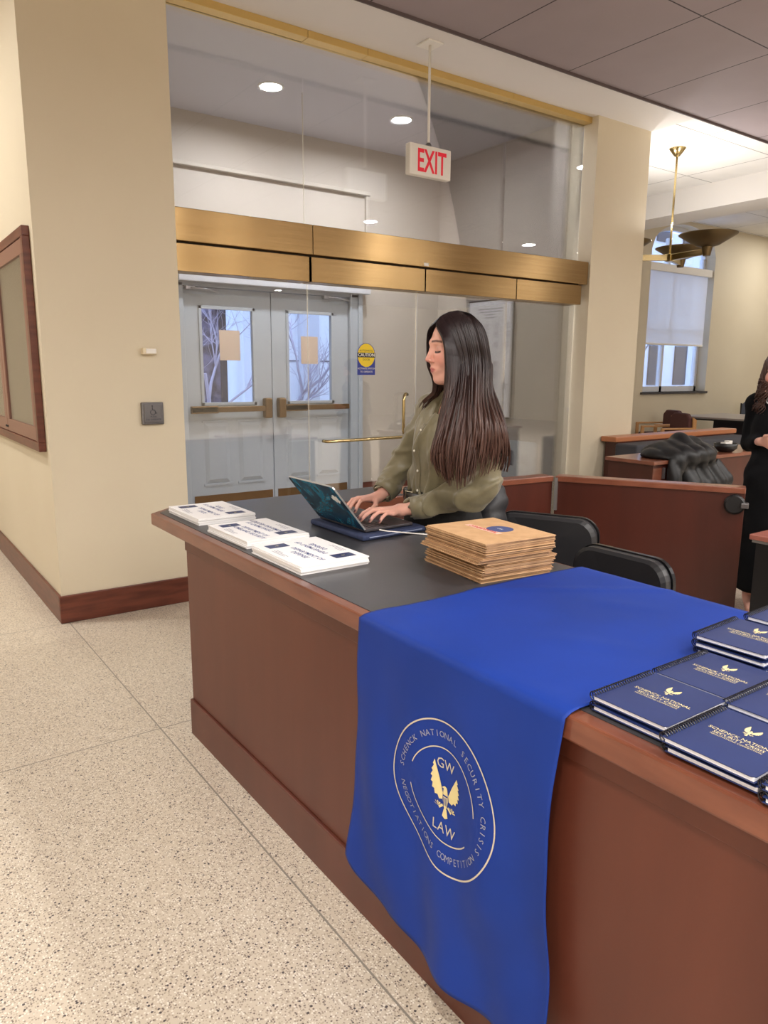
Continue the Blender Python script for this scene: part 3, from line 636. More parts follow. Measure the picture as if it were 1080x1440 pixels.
# blue tablecloth
def cloth_x(y, z):
    s = max(0, (.905-z)); w = min(1, s/.5)
    return 1.006 - .004 - w*(.012 + .013*math.sin(y*17+z*5+.6) + .007*math.sin(y*31-z*9)) - .018*s*s + .004*w*math.sin(y*8+z*22)
def cloth_bottom(u): return .235 - .085*min(1, u/.24)**.8 - .02*u   # u: 0 at the far edge .. 1 at the near edge
NV, NU = 110, 70; V = []; 
y_hi, y_lo = 1.512, .828
for i in range(NU+1):
    u = i/NU; row = []
    L1, L2 = .10, .86; L3 = .905-cloth_bottom(u); 
    for j in range(NV+1):
        t = j/NV; y = y_hi+(y_lo-y_hi)*u
        if t < .08: k = t/.08; p = (1.868, y, .80+.108*k)
        elif t < .45:
            k = (t-.08)/.37; x = 1.866-(1.866-1.008)*k
            wr = .0022*max(0, math.sin(x*17+y*9+1))**4*max(0, math.sin(x*5-y*11))+.0030*max(0, math.sin(x*14+y*20+2))**10*max(0, math.sin(x*3.7+y*6))
            yy = y + .006*math.sin(x*9)*(1-u)
            p = (x, yy, .9135+max(0, wr)+(.0 if .02 < k < .98 else -.002))
        else:
            k = (t-.45)/.55; z = .912-(.912-cloth_bottom(u))*k
            yy = y + (.0 + .012*math.sin(k*3)*(1 if u < .5 else 1.5)*(1))*(.6) + .012*k*(1-u) + u*.012*math.sin(k*5)
            p = (cloth_x(yy, z), yy, z)
        row.append(p)
    V += row
Fq = [(i*(NV+1)+j, i*(NV+1)+j+1, (i+1)*(NV+1)+j+1, (i+1)*(NV+1)+j) for i in range(NU) for j in range(NV)]
cb = vary(mat('royal_blue_satin', (11, 48, 134), .6, spec=.3), (9, 46, 128), (13, 52, 142), (3, 3, 3), 1, bump=.12, bscale=5)
cl = mesh_obj('tablecloth', V, Fq, cb)
so_ = cl.modifiers.new('thick', 'SOLIDIFY'); so_.thickness = .0012; so_.offset = 1
tag(cl, 'royal blue tablecloth with a round eagle seal draped over the mahogany desk', 'tablecloth')
# emblem on the cloth (all lies on its surface)
SYC, SZC = 1.157, .583
def onc(a, b, off=.0026):
    # near-vertical skew follows the hanging fabric
    y = SYC-a; z = SZC+b; return (cloth_x(y, z)-off, y, z)
def arc_strip(mb, r, a0, a1, w, n=90, fn=onc):
    vs = []; 
    for k in range(n+1):
        a = math.radians(a0+(a1-a0)*k/n); vs += [fn((r-w/2)*math.cos(a), (r-w/2)*math.sin(a)), fn((r+w/2)*math.cos(a), (r+w/2)*math.sin(a))]
    mb.add(vs, [(2*k, 2*k+1, 2*k+3, 2*k+2) for k in range(n)])
ring = MB(); arc_strip(ring, .176, 0, 360, .0036); arc_strip(ring, .113, 158, 5, .0028); arc_strip(ring, .113, 188, 318, .0028)
ring.build('seal_rings', M['seal_line'], cl)
M['seal_thin'] = mat('seal_small_thread', (146, 148, 168), .6)
tx = MB()
def arc_text(mb, s, r, a0, a1, size, flip):
    n = len(s)
    for k, ch in enumerate(s):
        if ch == ' ': continue
        a = math.radians(a0+(a1-a0)*k/(n-1)); vs, fs = text_geo(ch, size)
        ca, sa = math.cos(a), math.sin(a)
        if not flip: ex_, ey_ = (sa, -ca), (ca, sa)
        else: ex_, ey_ = (-sa, ca), (-ca, -sa)
        mb.add([onc(r*ca+ex_[0]*v[0]+ey_[0]*v[1], r*sa+ex_[1]*v[0]+ey_[1]*v[1]) for v in vs], fs)
arc_text(tx, 'SCHENCK NATIONAL SECURITY CRISIS', .144, 172, -22, .021, False)
tx.build('top_arc_lettering', M['seal_thin'], cl); tx = MB()
arc_text(tx, 'NEGOTIATIONS COMPETITION', .144, 192, 327, .021, True)
add_text(MB(), 'GW', .034, lambda u, v: onc(u, v+.074)).build('centre_lettering', M['seal_line'], cl); add_text(MB(), 'LAW', .034, lambda u, v: onc(u, v-.083), spacing=1.1).build('centre_lettering', M['seal_line'], cl)
tx.build('bottom_arc_lettering', M['seal_thin'], cl)
def eagle(mb, mbs, fn, s):
    def poly(pts): mb.add([fn(a*s, b*s) for a, b in pts], [tuple(range(len(pts)))])
    wing = [(-.10, .10), (-.24, .52), (-.44, .98), (-.50, .84), (-.46, .80), (-.54, .66), (-.49, .62), (-.56, .48), (-.50, .44), (-.55, .30), (-.48, .27), (-.50, .12), (-.42, .10), (-.40, -.04), (-.30, -.03), (-.24, -.14), (-.12, -.10)]
    poly(wing); poly([(-a_*1.12, b_*.80) for a_, b_ in wing][::-1])
    poly([(-.09, .10), (-.10, -.1), (-.06, -.3), (.0, -.42), (.06, -.3), (.10, -.1), (.09, .10), (.07, .24), (.05, .30), (-.02, .33), (-.09, .30), (-.14, .25), (-.07, .25)])
    poly([(-.05, -.36), (.05, -.36), (.11, -.60), (.0, -.66), (-.11, -.60)])
    for sg in (-1, 1):
        poly([(sg*.08, -.30), (sg*.22, -.42), (sg*.26, -.36), (sg*.12, -.24)])
        for k in range(4):
            a = math.radians(20+k*35); c = (sg*.28, -.36); poly([(c[0], c[1]), (c[0]+sg*.13*math.cos(a)+.02, c[1]+.13*math.sin(a)-.02), (c[0]+sg*.15*math.cos(a), c[1]+.15*math.sin(a)), (c[0]+sg*.13*math.cos(a)-.03, c[1]+.13*math.sin(a)+.01)])
    f2 = lambda a, b: fn(a, b, True)
    for k in range(4): mbs.add([f2(a*s, b*s) for a, b in ((-.075+k*.042, -.02), (-.055+k*.042, -.02), (-.055+k*.042, -.26), (-.075+k*.042, -.26))], [(0, 1, 2, 3)])
    mbs.add([f2(a*s, b*s) for a, b in ((-.09, .06), (.09, .06), (.09, .01), (-.09, .01))], [(0, 1, 2, 3)])
eg = MB(); egs = MB(); eagle(eg, egs, lambda a, b, f=False: onc(a, b-.004, .0032 if f else .0026), .082)
eg.build('seal_eagle', M['gold'], cl); egs.build('shield_stripes', cb, cl)

# card stacks ------------------------------------------------------------
def card_template(title, top):
    t = thing('printed_card', None, 'card', (0, 0, 0))
    # local frame: r = reading direction (world -Y), u = up the card (world +X)
    MB().box(0, -.3455, 0, .252, 0, .0044).build('sheet', M['paper'], t, bevel=.0008, world=False)
    if top:
        for rot in (0, 1):
            def P2(r, u):        # r across from left, u from the near edge
                if rot: r, u = .3455-r, .252-u
                return (u, -r, .0047)
            MB().add([P2(.032, .028), P2(.080, .028), P2(.080, .105), P2(.032, .105)], [(0, 1, 2, 3)]).build('logo_block', M['navy'], t, world=False)
            ink = MB(); n = len(title)
            for k, ln in enumerate(title): add_text(ink, ln, .026, lambda u_, v_: P2(.205+u_, .100-.028*k+v_), bold=.0004)
            ink.build('title', M['navy_ink'], t, world=False)
            sml = MB()
            for k, wd in enumerate((.045, .10, .09)):
                for j in range(int(wd/.009)): sml.add([P2(.11+j*.009, .036-k*.009), P2(.11+j*.009+.007, .036-k*.009), P2(.11+j*.009+.007, .0395-k*.009), P2(.11+j*.009, .0395-k*.009)], [(0, 1, 2, 3)])
            sml.build('fine_print', M['grey_ink'], t, world=False)
            lg = MB(); P3 = lambda a, b: (P2(.056+a, .067+b)[0], P2(.056+a, .067+b)[1], .0050)
            for q in ([(-.008, .004), (0, -.001), (.008, .004), (.0, -.006)], [(-.002, .005), (.002, .005), (.002, -.008), (-.002, -.008)]): lg.add([P3(*c) for c in q], [(0, 1, 2, 3)])
            lg.build('logo', M['gold'], t, world=False)
    return t
rng = random.Random(5)
for nm, lines, (x, y), pos in (('state', ['DEPARTMENT OF', 'STATE'], (1.080, 3.150), 'farthest'), ('security', ['DEPARTMENT OF', 'HOMELAND SECURITY'], (1.068, 2.678), 'middle'), ('defense', ['DEPARTMENT OF', 'DEFENSE'], (1.062, 2.270), 'nearest')):
    base = card_template(lines, False); topc = card_template(lines, True)
    for k in range(6):
        c = (base if k == 0 else copy_tree(base)) if k < 5 else topc
        j = .0 if k == 5 else 1
        c.location = (x+.003*j*rng.uniform(-1, 1), y+.003*j*rng.uniform(-1, 1), DT+.0008+.0047*k); c.rotation_euler = (0, 0, rng.uniform(-.006, .006)*j+(.01 if pos == 'middle' else 0))
        if k == 5: tag(c, 'white %s card on top of the %s of three stacks' % (' '.join(lines).title(), pos), 'card', 'cards in the %s stack' % pos)
        elif k == 0: tag(c, 'bottom white card of the %s card stack on the desk' % pos, 'card', 'cards in the %s stack' % pos)
        else: tag(c, 'plain white card edge in the middle of the %s card stack' % pos, 'card', 'cards in the %s stack' % pos)

# envelopes ---------------------------------------------------------------
ET = 36; 
def env(m, i):
    t = MB().box(-.135, -.155, 0, .135, .155, .0026).add([(-.12, -.15, .0027), (.12, -.15, .0027), (.0, -.06, .0030)], [(0, 1, 2)]).build('kraft_envelope', m, None, world=False)
    return t
e1 = env(M['kraft'], 0); e2 = env(M['kraft2'], 1); ev = [e1, e2]; used = [False, False]
z = DT+.001
for k in range(ET):
    w = k % 2 if k < ET-1 else 0
    o = ev[w] if not used[w] else ev[w].copy()
    if used[w]: COL.objects.link(o)
    used[w] = True
    f = k/(ET-1); cx = 1.612+(-.020)*f + (.012 if .35 < f < .5 else 0)-(.018 if f > .5 and f < .62 else 0); cyy = 1.688-.03*f
    if k == ET-1: jx = jy = 0; rz = -.10
    else: jx, jy, rz = rng.uniform(-.005, .005), rng.uniform(-.004, .004), -.12+.04*f+rng.uniform(-.014, .014)
    o.location = (cx+jx, cyy+jy, z); o.rotation_euler = (0, 0, rz); z += .0036
    if k == ET-1: tag(o, 'top kraft envelope with a blue oval sticker and red stamped label', 'envelope', 'kraft envelopes stacked on the desk'); topenv = o
    elif k == 0: tag(o, 'bottom kraft envelope of the tall pile on the desk', 'envelope', 'kraft envelopes stacked on the desk')
    elif w == 1: tag(o, 'darker brown kraft envelope within the tall pile', 'envelope', 'kraft envelopes stacked on the desk')
    else: tag(o, 'lighter tan kraft envelope within the tall pile', 'envelope', 'kraft envelopes stacked on the desk')
zt = z-.0036+.0028
bpy.context.view_layer.update()
inv = topenv.matrix_basis.inverted()
a = px(703, 744, 'z', zt); b = px(659.5, 738, 'z', zt); c = px(700.5, 750, 'z', zt)
a = inv @ a; b = inv @ b; c = inv @ c
MB().prism([(a.x+.043*math.cos(t), a.y+.043*math.sin(t)) for t in [k*math.pi/20 for k in range(40)]], .0028, .0033, lambda p, q, d: (p, q, d)).build('oval_sticker', mat('sticker_navy', (72, 84, 130), .5), topenv, world=False)
add_text(MB(), 'GW', .014, lambda u, v: (a.x+v, a.y-u, .0035)).build('sticker_print', M['paper'], topenv, world=False)
d_ = (c-b); d_.z = 0; L = d_.length; d_.normalize(); n_ = Vector((-d_.y, d_.x, 0)); mid = (b+c)/2
Q = lambda u, v, z: (mid.x+d_.x*u+n_.x*v, mid.y+d_.y*u+n_.y*v, z)
MB().prism([(-L/2-.008, -.012), (L/2+.008, -.012), (L/2+.008, .012), (-L/2-.008, .012)], .0028, .0031, lambda p, q, d: Q(p, q, d)).build('stamp_label', M['pale_pink'], topenv, world=False)
vs, fs = text_geo('CONFIDENTIAL', .02, bold=.0005); wd = max(v[0] for v in vs)-min(v[0] for v in vs); kx = L/wd*.95
MB().add([Q(v[0]*kx, v[1], .0034) for v in vs], fs).build('stamp_text', M['red_ink'], topenv, world=False)

# spiral notebooks ----------------------------------------------------------
def notebook():
    t = thing('spiral_notebook', None, 'notebook', (0, 0, 0))
    LX, WY = .186, .160                      # spine along X, opens towards -Y
    MB().box(0, -WY, 0, LX, -.004, .0012).build('back_cover', M['navy'], t, world=False)
    MB().box(.002, -WY+.002, .0012, LX-.002, -.008, .0085).build('page_block', M['pages'], t, bevel=.0006, world=False)
    MB().prism([(0, -.004), (LX, -.004), (LX, -WY+.006), (LX-.006, -WY), (.006, -WY), (0, -WY+.006)][::-1], .0085, .0097, lambda p, q, d: (p, q, d)).build('front_cover', M['navy'], t, world=False)
    wr = MB(); n = 26
    for k in range(n):
        x = .006+(LX-.012)*k/(n-1)
        wr.tube([(x+(0 if 1 else 0)+.0012*math.cos(a), -.003+.0088*math.cos(a), .0056+.0085*math.sin(a)) for a in [q*math.pi/5 for q in range(11)]], .0012, 5, caps=False)
    wr.build('spiral_wire', M['wire'], t, world=False)
    g = MB(); g2 = MB(); cxx, cyy = .100, -.085
    fn = lambda a, b, f=False: (cxx+b, cyy-a, .0101 if f else .0099)
    eagle(g, g2, lambda a, b, f=False: fn(a-.004, b+.030, f), .024)
    g.build('eagle_emblem', M['gold'], t, world=False)
    w = MB()
    for k, (s, sz) in enumerate((('SCHENCK NATIONAL', .0118), ('SECURITY CRISIS', .0118), ('NEGOTIATIONS COMPETITION', .0062))):
        add_text(w, s, sz, lambda u, v: fn(u, v-.002-(0, .0115, .0205)[k]))
    w.build('cover_lettering', M['gold'], t, world=False)
    return t
nb0 = notebook(); first = True
spots = [((1.060, .822), 'row nearest the tablecloth, closest to the desk front edge'), ((1.252, .822), 'row nearest the tablecloth, second from the desk front edge'),
         ((1.470, .872), 'back of the group, rising above the first row'), ((1.690, .875), 'back of the group beside the desk rear edge'),
         ((1.028, .652), 'second row, closest to the desk front edge'), ((1.235, .662), 'second row, second from the desk front edge'), ((1.44, .665), 'second row, third from the desk front edge'),
         ((1.000+.022, .482), 'third row at the lower right corner of the picture'), ((1.23, .49), 'third row behind the corner notebook')]
for (x, y), where in spots:
    for lv in range(3 if y > .86 else 2):
        c = nb0 if first else copy_tree(nb0); first = False
        c.location = (x+(.004 if lv == 0 else 0)*rng.choice((-1, 1)), y-(.004 if lv == 0 else 0), DT+.0050+.0168*lv); c.rotation_euler = (0, 0, rng.uniform(-.012, .012) + (.03 if y > .86 else 0))
        tag(c, '%s navy spiral notebook, %s' % ({0: 'lower', 1: 'top' if y < .86 else 'middle', 2: 'top'}[lv], where), 'notebook', 'navy spiral notebooks on the desk')

# laptop on its sleeve -------------------------------------------------------
sl = MB().prism([(1.470, 2.195), (1.782, 2.215), (1.782, 2.60), (1.470, 2.585)], .9115, .9335, lambda a, b, d: (a, b, d))
sv = sl.build('laptop_sleeve', vary(mat('sleeve_navy', (40, 50, 80), .8), (36, 46, 76), (44, 54, 86), (30, 30, 30), 2), None, bevel=.009, seg=4, smooth=False)
tag(sv, 'navy blue padded laptop sleeve under the open laptop', 'laptop sleeve')
zp = MB().tube([(1.50, 2.1955, .9235), (1.76, 2.213, .9235), (1.784, 2.24, .9235), (1.784, 2.58, .9235)], .0025, 6); zo = zp.build('zipper', mat('zip_silver', (150, 160, 190), .4, .5), sv)
lp = thing('laptop', 'open laptop with a teal marbled lid and a white whale sticker', 'laptop', (1.62, 2.395, .934))
lp['label'] = 'open laptop with a teal marbled lid and small white sticker'
base_m = mat('laptop_base', (84, 80, 84), .35, .7)
MB().prism([(1.505, 2.228), (1.738, 2.242), (1.738, 2.565), (1.505, 2.565)], .936, .949, lambda a, b, d: (a, b, d)).build('base', base_m, lp, bevel=.004, seg=3)
kb = MB()
for r_ in range(5):
    for k in range(13): kb.box(1.535+r_*.0185, 2.252+k*.0235, .949, 1.550+r_*.0185, 2.272+k*.0235, .9508)
kb.build('keyboard', M['black'], lp)
MB().box(1.645, 2.33, .9488, 1.722, 2.46, .9495).build('trackpad', mat('trackpad', (70, 68, 72), .3, .4), lp)
marb = mat('teal_marble', (30, 90, 120), .25, coat=.4); bsd = marb.node_tree.nodes['Principled BSDF']
tc = N(marb, 'ShaderNodeTexCoord'); nz = N(marb, 'ShaderNodeTexNoise'); nz.inputs['Scale'].default_value = 7; nz.inputs['Distortion'].default_value = 2.5; nz.inputs['Detail'].default_value = 5; Lk(marb, tc.outputs['Object'], nz.inputs['Vector'])
cr = N(marb, 'ShaderNodeValToRGB'); el = cr.color_ramp.elements; el[0].position = .3; el[0].color = lin(14, 30, 52); el[1].position = .8; el[1].color = lin(180, 214, 220)
for p_, c_ in ((.45, (18, 70, 96)), (.56, (40, 120, 146)), (.62, (24, 84, 112)), (.66, (130, 190, 202)), (.69, (30, 78, 104))): q = el.new(p_); q.color = lin(*c_)
Lk(marb, nz.outputs['Fac'], cr.inputs[0]); Lk(marb, cr.outputs[0], bsd.inputs['Base Color'])
LT = Vector((1.362, 0, 1.122)); LB = Vector((1.503, 0, .948)); dL = (LT-LB)
def lidp(v, y, o): n = Vector((dL.z, 0, -dL.x)).normalized(); p = LB + dL*v + n*o; return (p.x, y, p.z)
yl0, yl1 = 2.228, 2.565; r_ = .06; pl = [(0, yl0), (.94, yl0), (.985, yl0+.004), (1, yl0+.014), (1, yl1-.014), (.985, yl1-.004), (.94, yl1), (0, yl1)]
MB().prism(pl, -.0035, .0025, lambda v, y, o: lidp(v, y, o)).build('lid', M['alu'], lp)
MB().prism([(v*.985+.007, (y-2.3965)*.985+2.3965) for v, y in pl], -.0042, -.0036, lambda v, y, o: lidp(v, y, o)).build('lid_cover', marb, lp)
MB().prism([(v*.93+.04, (y-2.3965)*.95+2.3965) for v, y in pl], .0026, .003, lambda v, y, o: lidp(v, y, o)).build('screen', mat('screen_black', (16, 18, 26), .1, emis=(150, 170, 200), estr=.25), lp)
wh = [(0, 0), (.012, .010), (.010, .026), (.022, .030), (.030, .020), (.040, .034), (.060, .030), (.066, .016), (.082, .020), (.080, .004), (.066, .002), (.052, -.012), (.040, -.004), (.024, -.014), (.014, -.004)]
MB().prism([(.66+b/.224*.9, 2.245+a*.62) for a, b in wh], -.0050, -.0043, lambda v, y, o: lidp(v, y, o)).build('white_sticker', M['white_pl'], lp)
cp = [px(522, 743, 'z', .943), px(545, 747, 'z', .935), px(580, 750, 'z', .915), px(640, 755, 'z', .9135), px(690, 757, 'z', .9135)]
cbx = MB().tube([cp[0]+Vector((-.002, .012, 0)), cp[0], cp[0]*.7+cp[1]*.3], .0045, 8); cbx.tube(cp, .0026, 8)
co_ = cbx.build('charging_cable', M['white_pl'], None, smooth=True); tag(co_, 'white charging cable running from the laptop towards the kraft envelopes', 'cable')

# office chairs behind the desk ----------------------------------------------
def rrect(w, h, r, n=6):
    pts = []
    for cx_, cz_, a0 in ((w/2-r, h/2-r, 0), (-w/2+r, h/2-r, 90), (-w/2+r, -h/2+r, 180), (w/2-r, -h/2+r, 270)):
        for k in range(n+1): a = math.radians(a0+90*k/n); pts.append((cx_+r*math.cos(a), cz_+r*math.sin(a)))
    return pts
def office_chair(label, loc, rz, w=.47, top=.865, h=.36):
    t = thing('office_chair', label, 'chair', loc, 'black padded chairs behind the desk')
    cz_ = top-h/2
    def back(th0, th1, gx, sc=1.0):
        return [(gx+d_*1.0, 0, 0) for d_ in (th0, th1)]
    poly = rrect(w, h, .085)
    mb = MB(); bend = lambda a, b, d: (d + .0-.35*a*a + .05, a, cz_+b)
    nseg = 12                              # cushion as a grid so that it curves
    def pad(mb, sc, x0, x1, bulge):
        rings = []
        for s_, xx in ((1.0, x0), (1.0, x1), (.93, x1-bulge), (.6, x1-bulge*1.6), (.0, x1-bulge*1.8)):
            rings.append([bend(a*s_*sc, b*s_*sc, xx) for a, b in poly])
        vs = sum(rings, []); n = len(poly); fs = [(i*n+k, i*n+(k+1) % n, (i+1)*n+(k+1) % n, (i+1)*n+k) for i in range(4) for k in range(n)] + [tuple(range(n))[::-1]]
        mb.add(vs, fs)
    pad(mb, 1, 0, -.03, .012); mb.build('back_cushion', M['vinyl'], t, smooth=False, bevel=.0, world=False)
    mb2 = MB(); pad(mb2, 1.03, .004, .022, -.008); mb2.build('back_shell', M['chair_metal'], t, world=False)
    MB().prism(rrect(.46, .44, .08), .43, .50, lambda a, b, d: (b-.24, a, d)).build('seat', M['vinyl'], t, bevel=.015, seg=3, world=False)
    for s_ in (-1, 1):
        MB().tube([(.06, s_*.19, top-.16), (.07, s_*.2, .5), (.04, s_*.21, .25), (.10, s_*.22, 0)], .012, 8).build('leg', M['chair_metal'], t, smooth=True, world=False)
        MB().tube([(-.42, s_*.2, .43), (-.46, s_*.22, 0)], .012, 8).build('leg', M['chair_metal'], t, smooth=True, world=False)
    t.rotation_euler = (0, 0, rz); return t
office_chair('black padded office chair beside the partition, half hidden by the kraft envelopes', (2.53, 2.28, 0), .46, .48, .875, .40)
office_chair('nearest black padded office chair, tucked in behind the blue tablecloth', (2.33, 1.72, 0), .0, .43, .845, .36)

# right-hand room -------------------------------------------------------------
bb_ = thing('booth_divider', 'charcoal upholstered booth back with a light wood cap beyond the partition', 'divider', (7.0, 4.5, 0))
MB().box(5.9, 4.22, 0, 7.95, 4.47, .862).build('upholstered_back', mat('charcoal_fabric', (62, 62, 68), .8), bb_, bevel=.02, seg=3)
MB().box(5.95, 4.47, 0, 8.0, 4.62, .87).build('body', M['mahog_dark'], bb_)
MB().box(5.9, 4.46, .87, 8.03, 4.64, .92).build('wood_cap', mat('oak_cap', (176, 112, 74), .35), bb_, bevel=.008)
sc_ = thing('side_counter', 'mahogany side counter beyond the partition carrying the black coat', 'counter', (5.2, 3.2, 0))
MB().box(4.56, 3.12, 0, 6.3, 3.5, .885).build('body', M['mahog_dark'], sc_, bevel=.003)
MB().box(4.54, 3.10, .885, 6.32, 3.52, .912).build('counter_top', M['cap'], sc_, bevel=.004)
MB().box(4.56, 3.115, .70, 4.66, 3.12, .86).build('end_block', M['edge'], sc_); MB().box(4.675, 3.105, .78, 4.69, 3.12, .86).build('hinge', M['alu'], sc_)
# black coat
def coat_sdf(P):
    d = ell(P, (5.02, 3.22, .93), (.34, .22, .10))
    d = sm(d, caps(P, (4.78, 3.1, .88), (4.72, 3.06, .70), .07, .05), .06)
    for x, w in ((4.9, .085), (5.05, .095), (5.2, .10), (5.32, .08)): d = sm(d, caps(P, (x-.03, 3.22, .99-.25*abs(x-5.05)), (x+.06, 3.06, .72), w, w*.8), .03)
    d = smax(d, -(P[..., 2]-.60), .02)
    q = .016*np.abs(np.sin(P[..., 0]*24+P[..., 2]*16+1.2*np.sin(P[..., 1]*9)))**.7 + .006*snoise(P, 30, 3)
    db = np.maximum(3.10-P[..., 1], P[..., 2]-.914)
    return smax(d - q + .005, -db, .004)
V, Fc = nets(coat_sdf, (4.5, 2.85, .55), (5.6, 3.55, 1.15), .014)
ct = mesh_obj('coat', V, Fc, mat('black_nylon', (13, 13, 16), .5)); tag(ct, 'black quilted puffer coat draped over the side counter', 'coat')
bw = thing('black_bowl', 'small black bowl with white paper scraps on the side counter', 'bowl', (5.62, 3.2, .912))
MB().lathe([(.05, 0), (.085, .03), (.09, .07), (.08, .07), (.07, .02), (1e-5, .015)], (5.62, 3.2, .913), 20).build('bowl', M['black'], bw, smooth=True)
MB().box(5.56, 3.17, .975, 5.62, 3.21, .992).box(5.63, 3.18, .97, 5.68, 3.22, 1.0, M=None).build('paper_scrap', M['white_pl'], bw)
cu = MB().lathe([(.032, 0), (.042, .03), (.04, .09), (.03, .11), (1e-5, .112)], (5.88, 3.16, .913), 16).build('beige_cup', mat('beige_ceramic', (196, 176, 140), .5), smooth=True); tag(cu, 'small beige rounded cup on the side counter beside the woman in black', 'cup')
fl = thing('toy_bundle', 'small yellow and crimson bundle on the side counter beside the beige cup', 'bundle', (6.05, 3.15, .912))
MB().sphere((6.02, 3.14, .962), .042, 8, (1, 1, 1.1)).build('yellow_part', mat('mustard', (206, 176, 84), .6), fl, smooth=True)
MB().prism([(-.08, 0), (.0, .03), (.07, -.005), (.05, .035), (.06, .07), (.0, .06), (-.06, .035)], 3.13, 3.17, lambda a, b, d: (6.03+a, d, 1.0+b)).build('crimson_part', mat('crimson', (130, 30, 60), .6), fl, bevel=.008)
# low cabinet at the right edge
cbn = thing('low_cabinet', 'black low cabinet with a reddish wood top at the right edge', 'cabinet', (3.9, 1.5, 0))
MB().box(3.60, 1.0, .0, 4.5, 1.845, .70).build('body', mat('cabinet_black', (18, 16, 18), .45), cbn, bevel=.003)
MB().box(3.572, .98, .715, 4.52, 1.868, .742).build('cabinet_top', mat('cabinet_wood', (150, 92, 80), .3), cbn, bevel=.004)
MB().box(3.585, .99, .70, 4.51, 1.858, .715).build('steel_rail', M['alu'], cbn)
# far table and chairs
tb = thing('study_table', 'dark edged study table in front of the far cream wall', 'table', (13.6, 7.6, 0))
MB().box(12.45, 5.6, .715, 14.0, 8.1, .75).build('table_top', mat('table_top', (150, 140, 132), .3), tb, bevel=.006)  # glare on the dark top is put into this greyish tan
MB().box(12.44, 5.59, .69, 14.01, 8.11, .716).build('edge_band', M['black'], tb)
for x in (12.6, 13.8):
    for y in (5.8, 7.9): MB().box(x, y, 0, x+.06, y+.06, .69).build('leg', M['black'], tb)
MB().box(13.2, 5.9, .25, 13.23, 7.8, .69).build('modesty_panel', mat('panel_dark', (40, 40, 52), .6), tb)
def lounge(label, loc, rz, cloth, wood_, w=.6, h=.86, group='chairs around the far study table'):
    t = thing('lounge_chair', label, 'chair', loc, group)
    MB().box(-.28, -w/2+.04, .30, .25, w/2-.04, .46).build('seat', cloth, t, bevel=.04, seg=3, world=False)
    MB().prism([(-w/2+.03, .40), (w/2-.03, .40), (w/2-.03, h-.08), (w/2-.12, h), (-w/2+.12, h), (-w/2+.03, h-.08)], .22, .31, lambda a, b, d: (d, a, b)).build('backrest', cloth, t, bevel=.03, seg=3, world=False)
    for s_ in (-1, 1):
        MB().prism([(.31, 0), (.36, 0), (.34, h-.1), (.27, h-.06)], s_*(w/2)-.02, s_*(w/2)+.02, lambda a, b, d: (a, d, b)).build('side_frame', wood_, t, bevel=.008, world=False)
        MB().box(-.3, s_*w/2-.02, 0, -.25, s_*w/2+.02, .6).build('leg', wood_, t, world=False)
        MB().box(-.3, s_*w/2-.025, .6, .3, s_*w/2+.025, .63).build('armrest', wood_, t, bevel=.008, world=False)
    t.rotation_euler = (0, 0, rz); return t
maroon = mat('maroon_fabric', (88, 52, 48), .8); oak = mat('oak', (186, 136, 84), .45); bluegrey = mat('bluegrey_fabric', (98, 106, 122), .8); darkm = mat('dark_frame', (34, 34, 40), .5)
lounge('maroon upholstered chair with oak frame nearest the cream pillar in the far room', (11.2, 7.45, 0), -.4, maroon, oak)
lounge('second maroon upholstered oak chair behind the first in the far room', (11.95, 8.1, 0), -.4, maroon, oak)
lounge('wide blue-grey chair behind the far study table, just left of the woman in black', (14.75, 7.6, 0), 0, bluegrey, darkm, 1.4, .98)
lounge('narrower blue-grey chair behind the far study table, hidden by the woman in black', (14.75, 6.2, 0), 0, bluegrey, darkm, .9, .96)

# ================================================================ people
skin = mat('skin', (226, 168, 148), .5, spec=.35); skb = skin.node_tree.nodes['Principled BSDF']
skb.inputs['Subsurface Weight'].default_value = .12; skb.inputs['Subsurface Radius'].default_value = (.02, .008, .004); skb.inputs['Subsurface Scale'].default_value = .4
at = N(skin, 'ShaderNodeVertexColor'); at.layer_name = 'Col'; Lk(skin, at.outputs[0], skb.inputs['Base Color'])
SK = np.array(lin(224, 170, 152)[:3]); LIP = np.array(lin(178, 98, 98)[:3]); BROW = np.array(lin(78, 54, 48)[:3]); BLUSH = np.array(lin(220, 140, 126)[:3]); NAIL = np.array(lin(70, 22, 34)[:3])
def frame(bow, yaw):
    b, y = math.radians(bow), math.radians(yaw)
    f = np.array([-math.cos(y)*math.cos(b), -math.sin(y)*math.cos(b), -math.sin(b)]); l = np.array([math.sin(y), -math.cos(y), 0]); u = np.cross(f, l); return np.stack([f, l, u])
